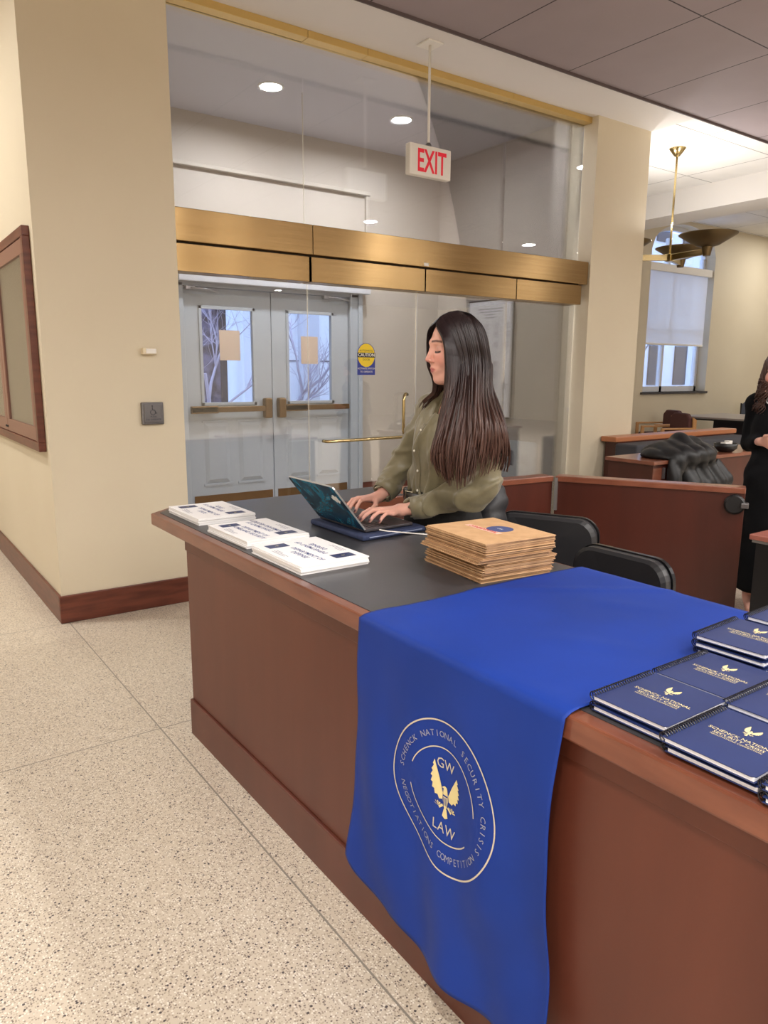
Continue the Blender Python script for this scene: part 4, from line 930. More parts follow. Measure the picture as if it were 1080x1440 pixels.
def head_sdf(P):       # local: x forward, y left, z up
    Q = P.copy(); Q[..., 1] = np.abs(Q[..., 1])
    d = ell(Q, (-.012, 0, .030), (.092, .074, .092))
    d = sm(d, ell(Q, (.022, 0, -.030), (.064, .056, .082)), .03)
    d = sm(d, caps(Q, (-.005, .050, -.045), (.050, .018, -.098), .020, .016), .03)
    d = sm(d, ell(Q, (.064, 0, -.098), (.020, .020, .018)), .02)
    d = sm(d, ell(Q, (.052, .036, -.026), (.028, .026, .030)), .025)          # cheeks
    d = sm(d, caps(Q, (.083, .008, .030), (.064, .046, .030), .008, .006), .02) # brow ridge
    d = smax(d, -(ell(Q, (.096, .031, .008), (.020, .017, .013))), .014)      # sockets
    d = sm(d, ell(Q, (.067, .031, .006), (.0155, .0165, .0125)), .005)        # lids
    d = sm(d, caps(Q, (.082, 0, .018), (.104, 0, -.027), .0065, .0092), .012) # nose
    d = sm(d, ell(Q, (.092, .0115, -.032), (.010, .0065, .0065)), .006)
    d = smax(d, -ell(Q, (.098, .0065, -.0405), (.0045, .0032, .004)), .003)
    d = sm(d, ell(Q, (.076, 0, -.064), (.014, .027, .018)), .016)             # muzzle
    d = sm(d, ell(Q, (.0860, 0, -.0590), (.0062, .021, .0046)), .004)         # upper lip
    d = sm(d, ell(Q, (.0850, 0, -.0695), (.0065, .018, .0058)), .004)         # lower lip
    d = smax(d, -caps(Q, (.095, 0, -.0640), (.085, .022, -.0645), .0013, .001), .003)
    d = sm(d, ell(Q, (-.004, .076, -.006), (.018, .009, .030)), .008)         # ears
    return d
def head_colors(Vl):
    c = np.tile(SK, (len(Vl), 1)); x, y, z = Vl[:, 0], np.abs(Vl[:, 1]), Vl[:, 2]
    def mixin(c, col, w): w = np.clip(w, 0, 1)[:, None]; return c*(1-w)+col*w
    c = mixin(c, BLUSH, .55*np.exp(-((y-.040)**2+(z+.030)**2)/.0006)*(x > .02)); c = mixin(c, BLUSH, .45*np.exp(-((y)**2+(z+.028)**2)/.00015)*(x > .09))
    lipw = (x > .080)*np.clip(1.6-((y/.0225)**2+((z+.0645)/.0105)**2)*1.6, 0, 1); c = mixin(c, LIP, lipw*.9)
    bz = .034-.25*np.clip(y-.030, 0, 1)+.04*(y-.01); c = mixin(c, BROW, (x > .04)*(y > .010)*(y < .052)*np.clip(1.8-np.abs(z-bz)/.0028, 0, 1)*.95)
    ly = -.0045+8*(y-.031)**2; c = mixin(c, BROW*.35, (x > .06)*(y > .016)*(y < .047)*np.clip(2-np.abs(z-ly)/.0022, 0, 1)*1.0)
    c = mixin(c, BROW*.9+SK*.3, (x > .06)*.5*np.exp(-((y-.031)**2/.0002+(z-.012)**2/.00005)))  # eye socket shading painted into the skin colour
    return c
def finger(P, pts, r0, r1, k=.004):
    n = len(pts)-1; d = None
    for i in range(n):
        q = caps(P, pts[i], pts[i+1], r0+(r1-r0)*i/n, r0+(r1-r0)*(i+1)/n); d = q if d is None else sm(d, q, k)
    return d
def hand_parts(wr, kn, tips, thumb, lift=.016):
    """wrist point, four knuckles, four fingertips, thumb chain -> sdf and nail spots"""
    wr = np.array(wr, float); kn = [np.array(k, float) for k in kn]; tips = [np.array(t, float) for t in tips]
    chains = []
    for k, t in zip(kn, tips):
        p1 = k+(t-k)*.45+np.array([0, 0, lift]); p2 = k+(t-k)*.76+np.array([0, 0, lift*.75]); chains.append([k, p1, p2, t])
    def f(P):
        d = None
        for k in kn:
            q = caps(P, wr+(k-wr)*.12, k, .0165, .0105); d = q if d is None else sm(d, q, .012)
        for i, c in enumerate(chains):
            r = (.0086, .0088, .0085, .0075)[i]; d = sm(d, finger(P, c, r, r*.76), .005)
        d = sm(d, finger(P, thumb, .0125, .0080), .010)
        return d
    return f, [c[-1] for c in chains]+[np.array(thumb[-1], float)]

# --- woman at the laptop
wm = thing('person', 'woman with very long dark brown hair in an olive button shirt typing on a laptop', 'person', (2.0, 2.36, 0))
HR = frame(4, -15); HC = np.array([1.873, 2.176, 1.610]); HS = 1.06
hv, hf = nets(head_sdf, (-.125, -.10, -.135), (.13, .10, .14), .0030)
hc = head_colors(hv); hw = HC + (hv*HS)@HR
def neck_sdf(P):
    d = caps(P, (1.935, 2.19, 1.56), (1.975, 2.255, 1.40), .052, .058); d = sm(d, caps(P, (2.0, 2.42, 1.38), (1.94, 2.10, 1.37), .05, .05), .05)
    d = sm(d, ell(P, (1.955, 2.28, 1.25), (.085, .14, .18)), .06); d = sm(d, ell(P, (1.985, 2.37, .98), (.095, .15, .20)), .08)
    for s in (-1, 1):
        hp = np.array([2.0-.02*s, 2.37+.085*s, .93]); kn_ = np.array([1.97-.02*s, 2.38+.09*s, .50]); an = np.array([2.03, 2.39+.09*s, .10])
        d = sm(d, caps(P, hp, kn_, .085, .055), .05); d = sm(d, caps(P, kn_, an, .052, .036), .02); d = sm(d, caps(P, an, an+np.array([-.15, .01, -.065]), .035, .028), .02)
    return d
nv, nf = nets(neck_sdf, (1.70, 2.00, -.02), (2.22, 2.75, 1.60), .013)
fL, nailL = hand_parts((1.737, 2.318, .985), [(1.655, 2.352, .990), (1.650, 2.327, .992), (1.655, 2.303, .989), (1.668, 2.283, .983)],
                       [(1.580, 2.392, .957), (1.565, 2.350, .957), (1.580, 2.312, .957), (1.602, 2.278, .957)], [(1.715, 2.345, .980), (1.690, 2.385, .972), (1.655, 2.402, .962)])
def armL(P): return sm(fL(P), caps(P, (1.737, 2.318, .985), (1.80, 2.26, 1.0), .0225, .030), .02)
fR, nailR = hand_parts((1.785, 2.555, .995), [(1.700, 2.528, 1.000), (1.694, 2.551, 1.002), (1.699, 2.574, .999), (1.712, 2.594, .992)],
                       [(1.632, 2.495, .960), (1.622, 2.528, .960), (1.628, 2.560, .960), (1.650, 2.588, .960)], [(1.762, 2.530, .988), (1.735, 2.496, .976), (1.700, 2.480, .964)])
def armR(P): return sm(fR(P), caps(P, (1.785, 2.555, .995), (1.84, 2.57, 1.02), .0225, .030), .02)
lv, lf = nets(armL, (1.545, 2.22, .945), (1.86, 2.43, 1.06), .0026); rv, rf = nets(armR, (1.60, 2.46, .945), (1.90, 2.63, 1.07), .0026)
def hand_col(v, nails):
    c = np.tile(SK, (len(v), 1))
    for nl in nails:
        w = np.exp(-(((v-(nl+np.array([-.003, 0, .005])))**2).sum(1))/.00006)*1.5; w = np.clip(w, 0, 1)[:, None]; c = c*(1-w)+NAIL*w
    return c
allV = np.concatenate([hw, nv, lv, rv]); cols = np.concatenate([hc, np.tile(SK, (len(nv), 1)), hand_col(lv, nailL), hand_col(rv, nailR)])
o1 = len(hw); o2 = o1+len(nv); o3 = o2+len(lv)
allF = np.concatenate([hf, nf+o1, lf+o2, rf+o3]); cols = np.concatenate([cols, np.ones((len(cols), 1))], 1)
mesh_obj('body', allV, allF, skin, wm, colors=cols)
# shirt
olive = vary(mat('olive_satin', (122, 114, 88), .42, sheen=.2), (118, 110, 84), (126, 118, 92), (10, 10, 10), 1, bump=.35, bscale=16)
A = np.array
def creases(P, amt):
    x, y, z = P[..., 0], P[..., 1], P[..., 2]
    n = .5*np.sin((z*42+y*24+x*10)+2.0*np.sin(y*13+z*6))+.5*np.sin(y*38-z*16+1.5*np.sin(z*19+x*15)); return amt*n
def shirt_sdf(P):
    d = ell(P, (1.945, 2.285, 1.27), (.115, .165, .16))
    d = sm(d, ell(P, (1.888, 2.225, 1.225), (.060, .066, .075)), .07); d = sm(d, ell(P, (1.900, 2.34, 1.225), (.060, .066, .075)), .07)
    d = sm(d, ell(P, (1.965, 2.345, 1.09), (.115, .160, .14)), .06)
    d = sm(d, ell(P, (1.975, 2.375, .985), (.118, .165, .07)), .05)
    d = sm(d, caps(P, (1.935, 2.10, 1.375), (1.995, 2.455, 1.375), .060, .058), .05)
    d = sm(d, caps(P, (1.972, 2.245, 1.44), (1.972, 2.26, 1.40), .068, .09), .05)
    x, y, z = P[..., 0], P[..., 1], P[..., 2]
    d = smax(d, -(z-1.030), .010)
    # sleeves
    dl = caps(P, (1.938, 2.085, 1.365), (1.965, 2.085, 1.12), .068, .066); dl = sm(dl, caps(P, (1.965, 2.09, 1.105), (1.800, 2.265, 1.005), .068, .043), .035)
    dl = sm(dl, ell(P, (1.915, 2.135, 1.05), (.08, .08, .05)), .05)
    dl = sm(dl, caps(P, (1.815, 2.248, 1.005), (1.775, 2.290, .994), .045, .039), .008)
    dr = caps(P, (1.995, 2.46, 1.36), (1.94, 2.575, 1.14), .066, .058); dr = sm(dr, caps(P, (1.94, 2.585, 1.13), (1.85, 2.575, 1.035), .060, .050), .03)
    dr = sm(dr, caps(P, (1.862, 2.575, 1.040), (1.822, 2.568, 1.012), .052, .043), .008)
    d = sm(d, dl, .028); d = sm(d, dr, .028)
    hole = caps(P, (1.790, 2.275, .999), (1.70, 2.345, .975), .032, .036); d = smax(d, -hole, .004)
    hole = caps(P, (1.835, 2.57, 1.018), (1.74, 2.555, .975), .034, .038); d = smax(d, -hole, .004)
    # neck opening: a V
    d = smax(d, -caps(P, (1.955, 2.225, 1.56), (1.968, 2.245, 1.425), .052, .052), .006)
    d = smax(d, -caps(P, (1.900, 2.235, 1.47), (1.862, 2.262, 1.335), .040, .012), .008)
    w_ = np.clip((1.22-z)*5, .25, 1); arm = np.clip((2.10-y)*12, 0, 1)+np.clip((y-2.47)*12, 0, 1)
    fold = np.maximum(0, np.sin(z*30+x*26+y*34+1.2*np.sin(y*22)))**2*.009 + np.maximum(0, np.sin(y*62+x*12+z*7+.9*np.sin(z*17)))**3*.015*w_*(1-np.clip(arm, 0, 1)) + np.maximum(0, np.sin(z*75-x*30+y*20+1.1*np.sin(y*31)))**2*.009*np.clip(arm, 0, 1)
    return d - creases(P, .0025) - fold + .006
sv_, sf_ = nets(shirt_sdf, (1.70, 1.93, .94), (2.13, 2.68, 1.50), .0055)
sh = mesh_obj('shirt', sv_, sf_, olive, wm)
# collar wings and placket, buttons
def ribbon(mb, rows):  # rows: list of polylines -> grid
    n = len(rows[0]); vs = sum([list(r) for r in rows], []); mb.add(vs, [(i*n+k, i*n+k+1, (i+1)*n+k+1, (i+1)*n+k) for i in range(len(rows)-1) for k in range(n-1)])
cm = MB(); nc = A([1.962, 2.235, 0]); 
def ring_pt(a, r, z): return Vector((nc[0]+r*math.cos(a), nc[1]+r*math.sin(a)*1.05, z))
fa = math.radians(165)                       # the way she faces
for s in (-1, 1):
    t_, b_ = [], []
    for k in range(13):
        a = fa+s*math.radians(10+k*14); w = k/12
        t_.append(ring_pt(a, .062-.002*k/12, 1.452+.030*w)); b_.append(ring_pt(a, .082+.012*(1-w), 1.405+.035*w-(.045*(1-w)**4)))
    ribbon(cm, [t_, [(p+q)/2+Vector((0, 0, .006)) for p, q in zip(t_, b_)], b_])
co2 = cm.build('collar', olive, wm, smooth=True); m_ = co2.modifiers.new('t', 'SOLIDIFY'); m_.thickness = .004
from mathutils.bvhtree import BVHTree
bvh = BVHTree.FromPolygons([tuple(v) for v in sv_], [tuple(int(i) for i in f) for f in sf_])
FW = Vector((-.966, .259, 0)).normalized()
def on_shirt(y, z, out=.002):
    # travel against her facing direction onto the shirt front
    o = Vector((1.95, y, z)) + FW*.5; h = bvh.ray_cast(o, -FW); return (h[0]+FW*out) if h[0] else Vector((1.85, y, z))
pk = MB(); rows = []
cen = lambda z: 2.285+(1.30-z)*.235
for k in range(24):
    z = 1.325-(1.325-.985)*k/23; rows.append([on_shirt(cen(z)+dy, z, .0025) for dy in (-.014, -.005, .005, .014)])
ribbon(pk, rows); po = pk.build('placket', olive, wm, smooth=True); m_ = po.modifiers.new('t', 'SOLIDIFY'); m_.thickness = .002
for k, z in enumerate((1.30, 1.215, 1.13, 1.045)):
    p = on_shirt(cen(z), z, .006); MB().sphere(p, .0058, 6, (.6, 1, 1)).build('button', mat('pearl_button', (232, 226, 210), .25) if 'pearl_button' not in bpy.data.materials else bpy.data.materials['pearl_button'], wm, smooth=True)
for e_, w_, r0_, r1_ in (((1.822, 2.242, 1.007), (1.772, 2.292, .992), .046, .041), ((1.872, 2.576, 1.045), (1.820, 2.567, 1.010), .052, .045)):
    cf_ = MB().tube([Vector(e_), Vector(e_).lerp(Vector(w_), .5), Vector(w_)], [r0_+.004, r0_*.5+r1_*.5+.006, r1_+.004], 24, caps=False).build('cuff', olive, wm, smooth=True); m_ = cf_.modifiers.new('t', 'SOLIDIFY'); m_.thickness = .004
# trousers and belt
blackc = mat('black_trousers', (12, 12, 14), .8)
def tr_sdf(P):
    d = ell(P, (1.985, 2.372, .95), (.118, .168, .12))
    for s in (-1, 1):
        hp = (2.0-.02*s, 2.37+.085*s, .90); kn_ = (1.97-.02*s, 2.38+.09*s, .50); an = (2.03, 2.39+.09*s, .10); d = sm(d, caps(P, hp, kn_, .100, .072), .04); d = sm(d, caps(P, kn_, an, .07, .062), .02)
    return smax(smax(d, P[..., 2]-1.020, .006), -(P[..., 2]-.07), .006) - creases(P, .003)
tv, tf_ = nets(tr_sdf, (1.80, 2.12, .05), (2.18, 2.64, 1.05), .012); mesh_obj('trousers', tv, tf_, blackc, wm)
bl_ = MB(); pts = []
for k in range(41):
    a = 2*math.pi*k/40; pts.append(((1.978+.128*math.cos(a)), 2.374+.176*math.sin(a)))
leather = mat('black_leather', (24, 23, 26), .3)
bl_.add([(x, y, z) for x, y in pts for z in (.992, 1.034)], [(2*k, 2*k+2, 2*k+3, 2*k+1) for k in range(40)])
bo = bl_.build('belt', leather, wm, smooth=True); m_ = bo.modifiers.new('t', 'SOLIDIFY'); m_.thickness = .005; m_.offset = 1
fx, fy = 1.978-.124*.97-.006, 2.374+.04
bk = MB().tube([(fx-.003, fy-.024, .990), (fx-.003, fy+.024, .990), (fx-.003, fy+.024, 1.036), (fx-.003, fy-.024, 1.036), (fx-.003, fy-.024, .990)], .003, 8); bk.build('belt_buckle', mat('buckle_silver', (206, 196, 170), .2, 1), bo)
for s in (-1, 1):
    MB().sphere((1.96, 2.39+.09*s, .045), .05, 8, (2.5, .9, .85)).build('shoe', M['black'], wm, smooth=True)
# hair --------------------------------------------------------------------
hairm = mat('dark_brown_hair', (46, 32, 30), .38); hb = hairm.node_tree.nodes['Principled BSDF']
ha = N(hairm, 'ShaderNodeVertexColor'); ha.layer_name = 'Col'; Lk(hairm, ha.outputs[0], hb.inputs['Base Color']); hb.inputs['Specular IOR Level'].default_value = .32
def toW(p): return HC + (A(p)*HS)@HR
def toWv(p): return HC + (A(p)*HS)@HR
# guide strands, root to tip: head-local points then world points
def G(local, world): return [toW(p) for p in local]+[A(p, float) for p in world]
NEAR = [   # her left side, the camera's side: front curtain -> back
    G([(.066, .004, .098), (.078, .030, .084)], [tuple(px(624, 478, 'y', 2.098)), tuple(px(627, 505, 'y', 2.085)), tuple(px(627, 532, 'y', 2.080)), tuple(px(624, 562, 'y', 2.078)), tuple(px(616, 600, 'y', 2.06)), tuple(px(607, 640, 'y', 2.055)), tuple(px(619, 672, 'y', 2.055))]),
    G([(.045, .004, .118), (.052, .040, .098), (.046, .066, .062), (.036, .083, .01), (.026, .088, -.05)], [tuple(px(640, 560, 'y', 2.05)), tuple(px(631, 600, 'y', 2.025)), tuple(px(623, 645, 'y', 2.01)), tuple(px(631, 688, 'y', 2.01))]),
    G([(.015, .004, .130), (.020, .046, .114), (.016, .076, .074), (.008, .092, .015), (.0, .096, -.05)], [tuple(px(655, 560, 'y', 2.025)), tuple(px(651, 600, 'y', 1.985)), tuple(px(646, 645, 'y', 1.975)), tuple(px(646, 696, 'y', 1.975))]),
    G([(-.020, .004, .134), (-.018, .050, .118), (-.022, .080, .076), (-.030, .095, .015), (-.036, .099, -.05)], [tuple(px(670, 560, 'y', 2.005)), tuple(px(672, 600, 'y', 1.955)), tuple(px(667, 645, 'y', 1.945)), tuple(px(660, 684, 'y', 1.95))]),
    G([(-.055, .004, .124), (-.060, .048, .108), (-.066, .074, .066), (-.072, .086, .01), (-.078, .088, -.06)], [tuple(px(682, 560, 'y', 2.015)), tuple(px(690, 600, 'y', 1.94)), tuple(px(687, 645, 'y', 1.95)), tuple(px(680, 674, 'y', 1.955))]),
    G([(-.085, .003, .098), (-.094, .038, .080), (-.102, .056, .040), (-.106, .062, -.01), (-.110, .062, -.07)], [tuple(px(690, 556, 'y', 2.05)), tuple(px(703, 600, 'y', 1.950)), tuple(px(706, 640, 'y', 1.955)), tuple(px(700, 663, 'y', 1.975))]),
    G([(-.098, .002, .070), (-.110, .016, .050), (-.118, .024, .010), (-.122, .026, -.04), (-.124, .024, -.10), (-.124, .020, -.16)], [tuple(px(692, 552, 'y', 2.12)), tuple(px(710, 600, 'y', 1.995)), tuple(px(715, 640, 'y', 2.0)), tuple(px(712, 668, 'y', 2.045))]),
]
FAR = [
    G([(.066, -.004, .098), (.082, -.030, .078), (.080, -.056, .045), (.074, -.074, .0), (.070, -.082, -.05), (.052, -.082, -.10)], [(1.865, 2.29, 1.45), (1.855, 2.335, 1.41), (1.87, 2.37, 1.38)]),
    G([(.045, -.004, .118), (.052, -.040, .098), (.046, -.066, .062), (.036, -.083, .01), (.030, -.088, -.05), (.020, -.090, -.11)], [(1.895, 2.31, 1.43), (1.885, 2.36, 1.39), (1.885, 2.395, 1.35)]),
    G([(.015, -.004, .130), (.020, -.046, .114), (.016, -.076, .074), (.008, -.092, .015), (.0, -.096, -.05), (-.004, -.098, -.11)], [(1.925, 2.33, 1.44), (1.915, 2.38, 1.40), (1.91, 2.42, 1.34)]),
    G([(-.020, -.004, .134), (-.018, -.050, .118), (-.022, -.080, .076), (-.030, -.095, .015), (-.036, -.099, -.05), (-.040, -.100, -.12)], [(1.965, 2.34, 1.43), (1.96, 2.38, 1.40), (2.05, 2.38, 1.28), (2.08, 2.36, 1.15)]),
    G([(-.055, -.004, .124), (-.060, -.048, .108), (-.066, -.074, .066), (-.072, -.086, .01), (-.078, -.088, -.06), (-.082, -.088, -.13)], [(2.02, 2.31, 1.42), (2.06, 2.32, 1.36), (2.08, 2.31, 1.24), (2.09, 2.28, 1.10)]),
    G([(-.085, -.003, .098), (-.094, -.038, .080), (-.102, -.056, .040), (-.106, -.062, -.01), (-.110, -.062, -.07), (-.112, -.058, -.14)], [(2.05, 2.26, 1.40), (2.085, 2.26, 1.32), (2.09, 2.24, 1.2), (2.09, 2.21, 1.08)]),
    G([(-.098, -.002, .070), (-.110, -.016, .050), (-.118, -.024, .010), (-.122, -.026, -.04), (-.124, -.024, -.10), (-.124, -.020, -.16)], [(2.065, 2.20, 1.38), (2.09, 2.19, 1.30), (2.10, 2.16, 1.20), (2.09, 2.13, 1.05)]),
]
def resample(g, n):
    g = A(g); L = np.concatenate([[0], np.cumsum(np.linalg.norm(np.diff(g, axis=0), axis=1))]); t = np.linspace(0, L[-1], n)
    # Catmull-Rom through the guide
    out = []
    for q in t:
        i = min(np.searchsorted(L, q, side='right')-1, len(g)-2); u = (q-L[i])/(L[i+1]-L[i]); p0, p1, p2, p3 = g[max(i-1, 0)], g[i], g[i+1], g[min(i+2, len(g)-1)]
        out.append(.5*((2*p1)+(-p0+p2)*u+(2*p0-5*p1+4*p2-p3)*u*u+(-p0+3*p1-3*p2+p3)*u**3))
    return A(out)
NS = 30
def strands(guides, n, seed, cen, wmul=1.0, dense_under=True):
    r = np.random.RandomState(seed); RG = [resample(g, NS) for g in guides]; Vv, Ff, Cc = [], [], []
    for s in range(n):
        q = s/(n-1)*(len(RG)-1)*.9999 if s % 2 == 0 else r.uniform(0, len(RG)-1.0001)
        t = np.linspace(0, 1, NS); qc = (math.floor(q*7)+.5)/7; qq = np.clip(q+(qc-q)*.75*t**1.5, 0, len(RG)-1.0001)
        ii = qq.astype(int); uu = (qq-ii)[:, None]; RA = A(RG); base = RA[ii, np.arange(NS)]*(1-uu)+RA[ii+1, np.arange(NS)]*uu
        rs_ = np.random.RandomState(int(q*7)+50); cph = rs_.uniform(0, 6.28); base = base + np.stack([np.sin(t*8+cph), np.cos(t*7+cph)*.6, 0*t], 1)*(.009*np.clip(t*1.8-.7, 0, 1)[:, None]); ph = r.uniform(0, 6.28, 3); dep = r.uniform(-.012, .004)
        base = base + np.stack([np.sin(t*7+ph[0]), np.sin(t*6+ph[1]), np.sin(t*5+ph[2])*.4], 1)*(.007*np.clip(t*1.6-.35, 0, 1)[:, None])
        out = base-cen; out[:, 2] = 0; out /= np.linalg.norm(out, axis=1)[:, None]+1e-9
        base = base + out*dep*np.clip(t*4, 0, 1)[:, None]
        end = r.uniform(.82, 1.0) if r.rand() < .6 else rs_.uniform(.72, .98); m = max(6, int(NS*end)); base = base[:m]
        w = r.uniform(.0035, .0085)*wmul; tang = np.gradient(base, axis=0); tang /= np.linalg.norm(tang, axis=1)[:, None]+1e-9
        side = np.cross(tang, out[:m]); side /= np.linalg.norm(side, axis=1)[:, None]+1e-9
        tt = np.linspace(0, 1, m); ww = w*np.clip(.45+tt*4, 0, 1)*np.clip((1-tt)*6, .08, 1)
        tone = r.uniform(.75, 1.25); o0 = sum(len(v) for v in Vv)
        A1 = base-side*ww[:, None]; A2 = base+out[:m]*.0018; A3 = base+side*ww[:, None]; A4 = base-out[:m]*.0018
        Vv.append(np.stack([A1, A2, A3, A4], 1).reshape(-1, 3))
        for k in range(m-1):
            for e in range(4): Ff.append((o0+4*k+e, o0+4*k+(e+1) % 4, o0+4*k+4+(e+1) % 4, o0+4*k+4+e))
        c0, c1 = A(lin(32, 21, 22)[:3]), A(lin(88, 60, 50)[:3]); mixv = np.clip((tt-.38)*1.5, 0, 1)[:, None]*.8
        c = (c0*(1-mixv)+c1*mixv)*tone; Cc.append(np.repeat(c, 4, axis=0))
    return np.concatenate(Vv), A(Ff), np.concatenate(Cc)
cenH = HC + (A([-.01, 0, 0])*HS)@HR; cenL = cenH
v1, f1, c1 = strands(NEAR, 620, 1, cenH); v2, f2, c2 = strands(FAR, 260, 2, cenH)
# under-mass so that no skin shows through
def cap_sdf(P):
    Q = ((P-HC)/HS)@HR.T
    d = ell(Q, (-.014, 0, .034), (.096, .083, .098))
    d = sm(d, ell(Q, (-.030, 0, -.05), (.078, .082, .12)), .03)
    cut = ell(Q, (.085, 0, -.035), (.085, .066, .125)); d = smax(d, -cut, .006)
    return d*HS
cv, cf = nets(cap_sdf, cenH-A([.16, .15, .22]), cenH+A([.16, .15, .18]), .006)
RGn = [resample(g, NS) for g in NEAR]
def mass_sdf(P):
    d = None
    for gi, g in enumerate(RGn[1:]):
        for k in range(9, NS-9, 3):
            a, b = g[k], g[min(k+3, NS-9)]; off = A([.012, .022, 0]); q = caps(P, a+off, b+off, .021-.008*(k/NS), .021-.008*((k+3)/NS)); d = q if d is None else np.minimum(d, q)
    return d
mv, mf = nets(mass_sdf, (1.79, 1.92, 1.08), (2.14, 2.19, 1.62), .008)
dk_ = A(lin(34, 23, 24)[:3])
HV = [v1, v2, cv, mv]; HFc = []; o = 0
for v, f in ((v1, f1), (v2, f2), (cv, cf), (mv, mf)): HFc.append(f+o); o += len(v)
HC_ = np.concatenate([c1, c2, np.tile(dk_, (len(cv), 1)), np.tile(A(lin(44, 30, 29)[:3]), (len(mv), 1))]); HC_ = np.concatenate([HC_, np.ones((len(HC_), 1))], 1)
mesh_obj('hair', np.concatenate(HV), np.concatenate(HFc), hairm, wm, colors=HC_)

# padded jacket over a chair behind her
def jk(P):
    d = ell(P, (2.33, 2.50, .84), (.09, .15, .20)); d = sm(d, caps(P, (2.33, 2.42, .97), (2.27, 2.57, .97), .06, .06), .05); d = sm(d, caps(P, (2.29, 2.40, .90), (2.27, 2.36, .66), .055, .045), .03)
    z, y = P[..., 2], P[..., 1]
    return d - .009*np.abs(np.sin(z*38+y*16))*np.ones_like(z) - .004*snoise(P, 26, 5)
V, Fc = nets(jk, (2.12, 2.15, .5), (2.50, 2.78, 1.10), .011); jo = mesh_obj('jacket', V, Fc, mat('charcoal_nylon', (34, 34, 39), .5)); tag(jo, 'dark quilted jacket hanging on a chair back right behind the typing woman', 'jacket')

# --- woman in black at the right edge
w2 = thing('person', 'woman with wavy brown hair in a black dress and pendant at the right edge', 'person', (4.72, 2.38, 0))
B = A([4.755, 2.36, 0.]); H2 = A([4.695, 2.375, 1.535]); HR2 = frame(12, 20)
hw2 = H2 + (hv*1.0)@HR2
def b2(P):
    d = caps(P, H2-A([-.02, -.01, .06]), B+A([0, 0, 1.36]), .048, .055); d = sm(d, caps(P, B+A([.0, -.15, 1.34]), B+A([.0, .15, 1.34]), .05, .05), .05)
    d = sm(d, ell(P, B+A([0, 0, 1.15]), (.12, .13, .22)), .06); d = sm(d, ell(P, B+A([0, 0, .92]), (.13, .13, .14)), .06)
    for s in (-1, 1):
        d = sm(d, caps(P, B+A([.05*s, -.05*s, .85]), B+A([.06*s, -.06*s, .10]), .08, .042), .03); d = sm(d, caps(P, B+A([.06*s, -.06*s, .06]), B+A([.06*s-.12, -.06*s-.08, .03]), .035, .028), .02)
        sh_ = B+A([.0, .16*s, 1.33]); el_ = B+A([.02, .20*s, 1.08]); d = sm(d, caps(P, sh_, el_, .042, .036), .02)
    return d
bv, bf = nets(b2, (4.40, 2.0, -.02), (5.1, 2.8, 1.52), .016)
wr2 = B+A([-.20, .01, 1.115]); f2h, nl2 = hand_parts(wr2, [wr2+A([-.04, -.065, .022]), wr2+A([-.036, -.070, .003]), wr2+A([-.030, -.072, -.016]), wr2+A([-.022, -.070, -.034])], [wr2+A([-.03, -.135, .010]), wr2+A([-.022, -.145, -.012]), wr2+A([-.012, -.142, -.034]), wr2+A([-.004, -.130, -.052])], [wr2+A([-.012, -.022, .015]), wr2+A([-.040, -.045, .038]), wr2+A([-.050, -.080, .045])], .004)
el2 = B+A([.02, .20, 1.08])
def h2f(P): return sm(f2h(P), caps(P, wr2, el2, .023, .035), .02)
h2v, h2f_ = nets(h2f, B+A([-.38, -.10, .98]), B+A([.08, .28, 1.22]), .0045)
cc = np.concatenate([hc, np.tile(SK, (len(bv)+len(h2v), 1))]); cc = np.concatenate([cc, np.ones((len(cc), 1))], 1)
mesh_obj('body', np.concatenate([hw2, bv, h2v]), np.concatenate([hf, bf+len(hw2), h2f_+len(hw2)+len(bv)]), skin, w2, colors=cc)
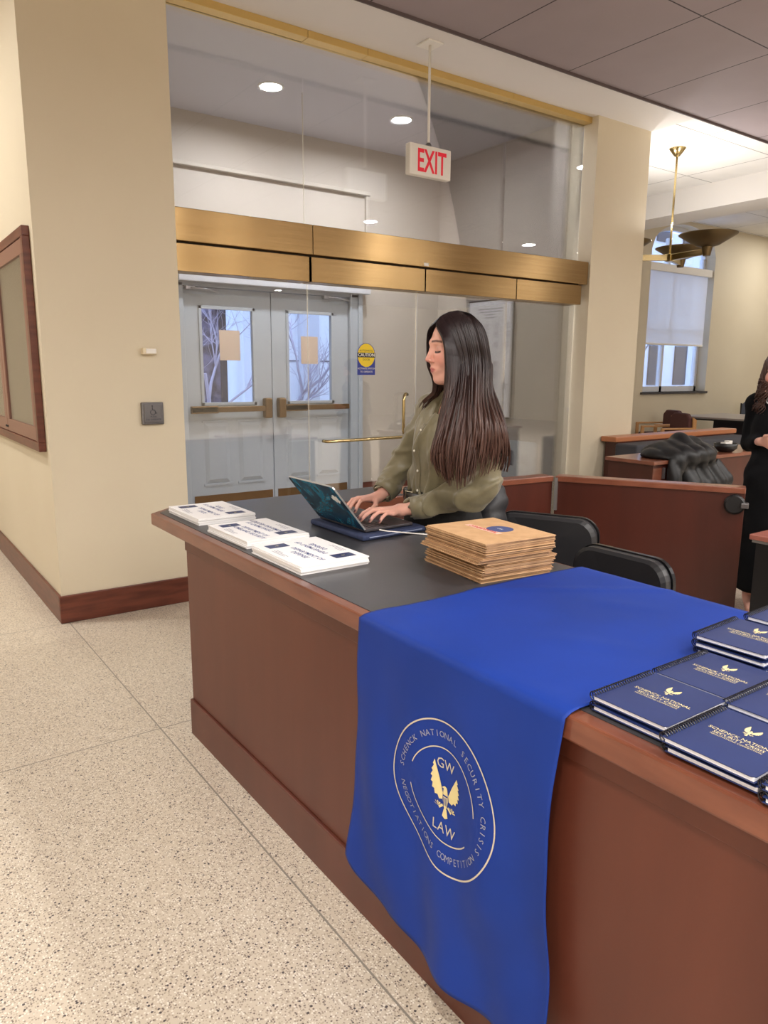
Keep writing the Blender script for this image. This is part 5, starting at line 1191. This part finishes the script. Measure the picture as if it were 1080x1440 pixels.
def dress(P):
    d = ell(P, B+A([0, 0, 1.17]), (.155, .165, .25)); d = sm(d, caps(P, B+A([.0, -.15, 1.34]), B+A([.0, .15, 1.34]), .075, .075), .05); d = sm(d, caps(P, B+A([0, 0, 1.38]), B+A([0, 0, 1.42]), .08, .068), .03)
    d = sm(d, ell(P, B+A([0, 0, .90]), (.165, .165, .18)), .07); d = sm(d, caps(P, B+A([0, 0, .85]), B+A([0, 0, .18]), .165, .20), .08)
    sh_ = B+A([.0, .16, 1.32]); el_ = B+A([.02, .195, 1.08]); d = sm(d, caps(P, sh_, el_, .066, .055), .03); d = sm(d, caps(P, el_, wr2+(el_-wr2)*.25, .055, .036), .02)
    sh_ = B+A([.0, -.16, 1.32]); el_ = B+A([.02, -.20, 1.06]); d = sm(d, caps(P, sh_, el_, .066, .055), .03); d = sm(d, caps(P, el_, B+A([-.16, -.10, 1.04]), .055, .036), .02)
    return smax(d, -(P[..., 2]-.14), .01) - creases(P, .004)
dv, df = nets(dress, (4.40, 2.0, .1), (5.12, 2.8, 1.52), .014); mesh_obj('dress', dv, df, mat('black_knit', (11, 11, 14), .9, spec=.2), w2)
hm2 = mat('brown_wavy_hair', (78, 50, 40), .45)
def hr2(P):
    Q = (P-H2)@HR2.T; d = ell(Q, (-.014, 0, .034), (.100, .088, .100)); d = sm(d, ell(Q, (-.02, 0, -.08), (.085, .115, .14)), .03)
    d = smax(d, -ell(Q, (.095, 0, -.03), (.085, .058, .10)), .006)
    wv = np.sin(Q[..., 2]*48+np.sin(Q[..., 1]*40)*1.2+3*Q[..., 0]); st = np.sin(np.arctan2(Q[..., 1], Q[..., 0]+.02)*34+Q[..., 2]*30)
    return d - .006*wv*np.clip(-Q[..., 2]*12+.4, .1, 1) - .0022*st
v, f = nets(hr2, H2-A([.2, .2, .30]), H2+A([.2, .2, .17]), .006); ho2 = mesh_obj('hair', v, f, hm2, w2)
cur = MB(); r = random.Random(8)
for k in range(70):
    s = r.choice((-1, 1)); a = r.uniform(.4, 2.6)*s; p0 = A([.085*math.cos(a), .09*math.sin(a), -.06]); pts = []
    for j in range(14):
        t = j/13; q = p0*(1+.35*t)+A([.014*math.sin(t*14+k), .016*math.cos(t*14+k), -.20*t*r.uniform(.95, 1.05)]); q[2] = -.04-.20*t; pts.append(Vector(H2+q@HR2))
    cur.tube(pts, [.004*(1-.6*j/13) for j in range(14)], 5)
cur.build('curls', hm2, ho2, smooth=True)
pd = MB(); c_ = B+A([-.135, .02, 1.36]); pd.tube([Vector(c_+A([0, .011*math.cos(a), .015*math.sin(a)])) for a in [k*math.pi/6 for k in range(13)]], .003, 6)
pd.tube([Vector(B+A([-.08, .03, 1.45])), Vector(c_+A([0, 0, .03]))], .0015, 5); pd.build('pendant', M['alu'], w2)
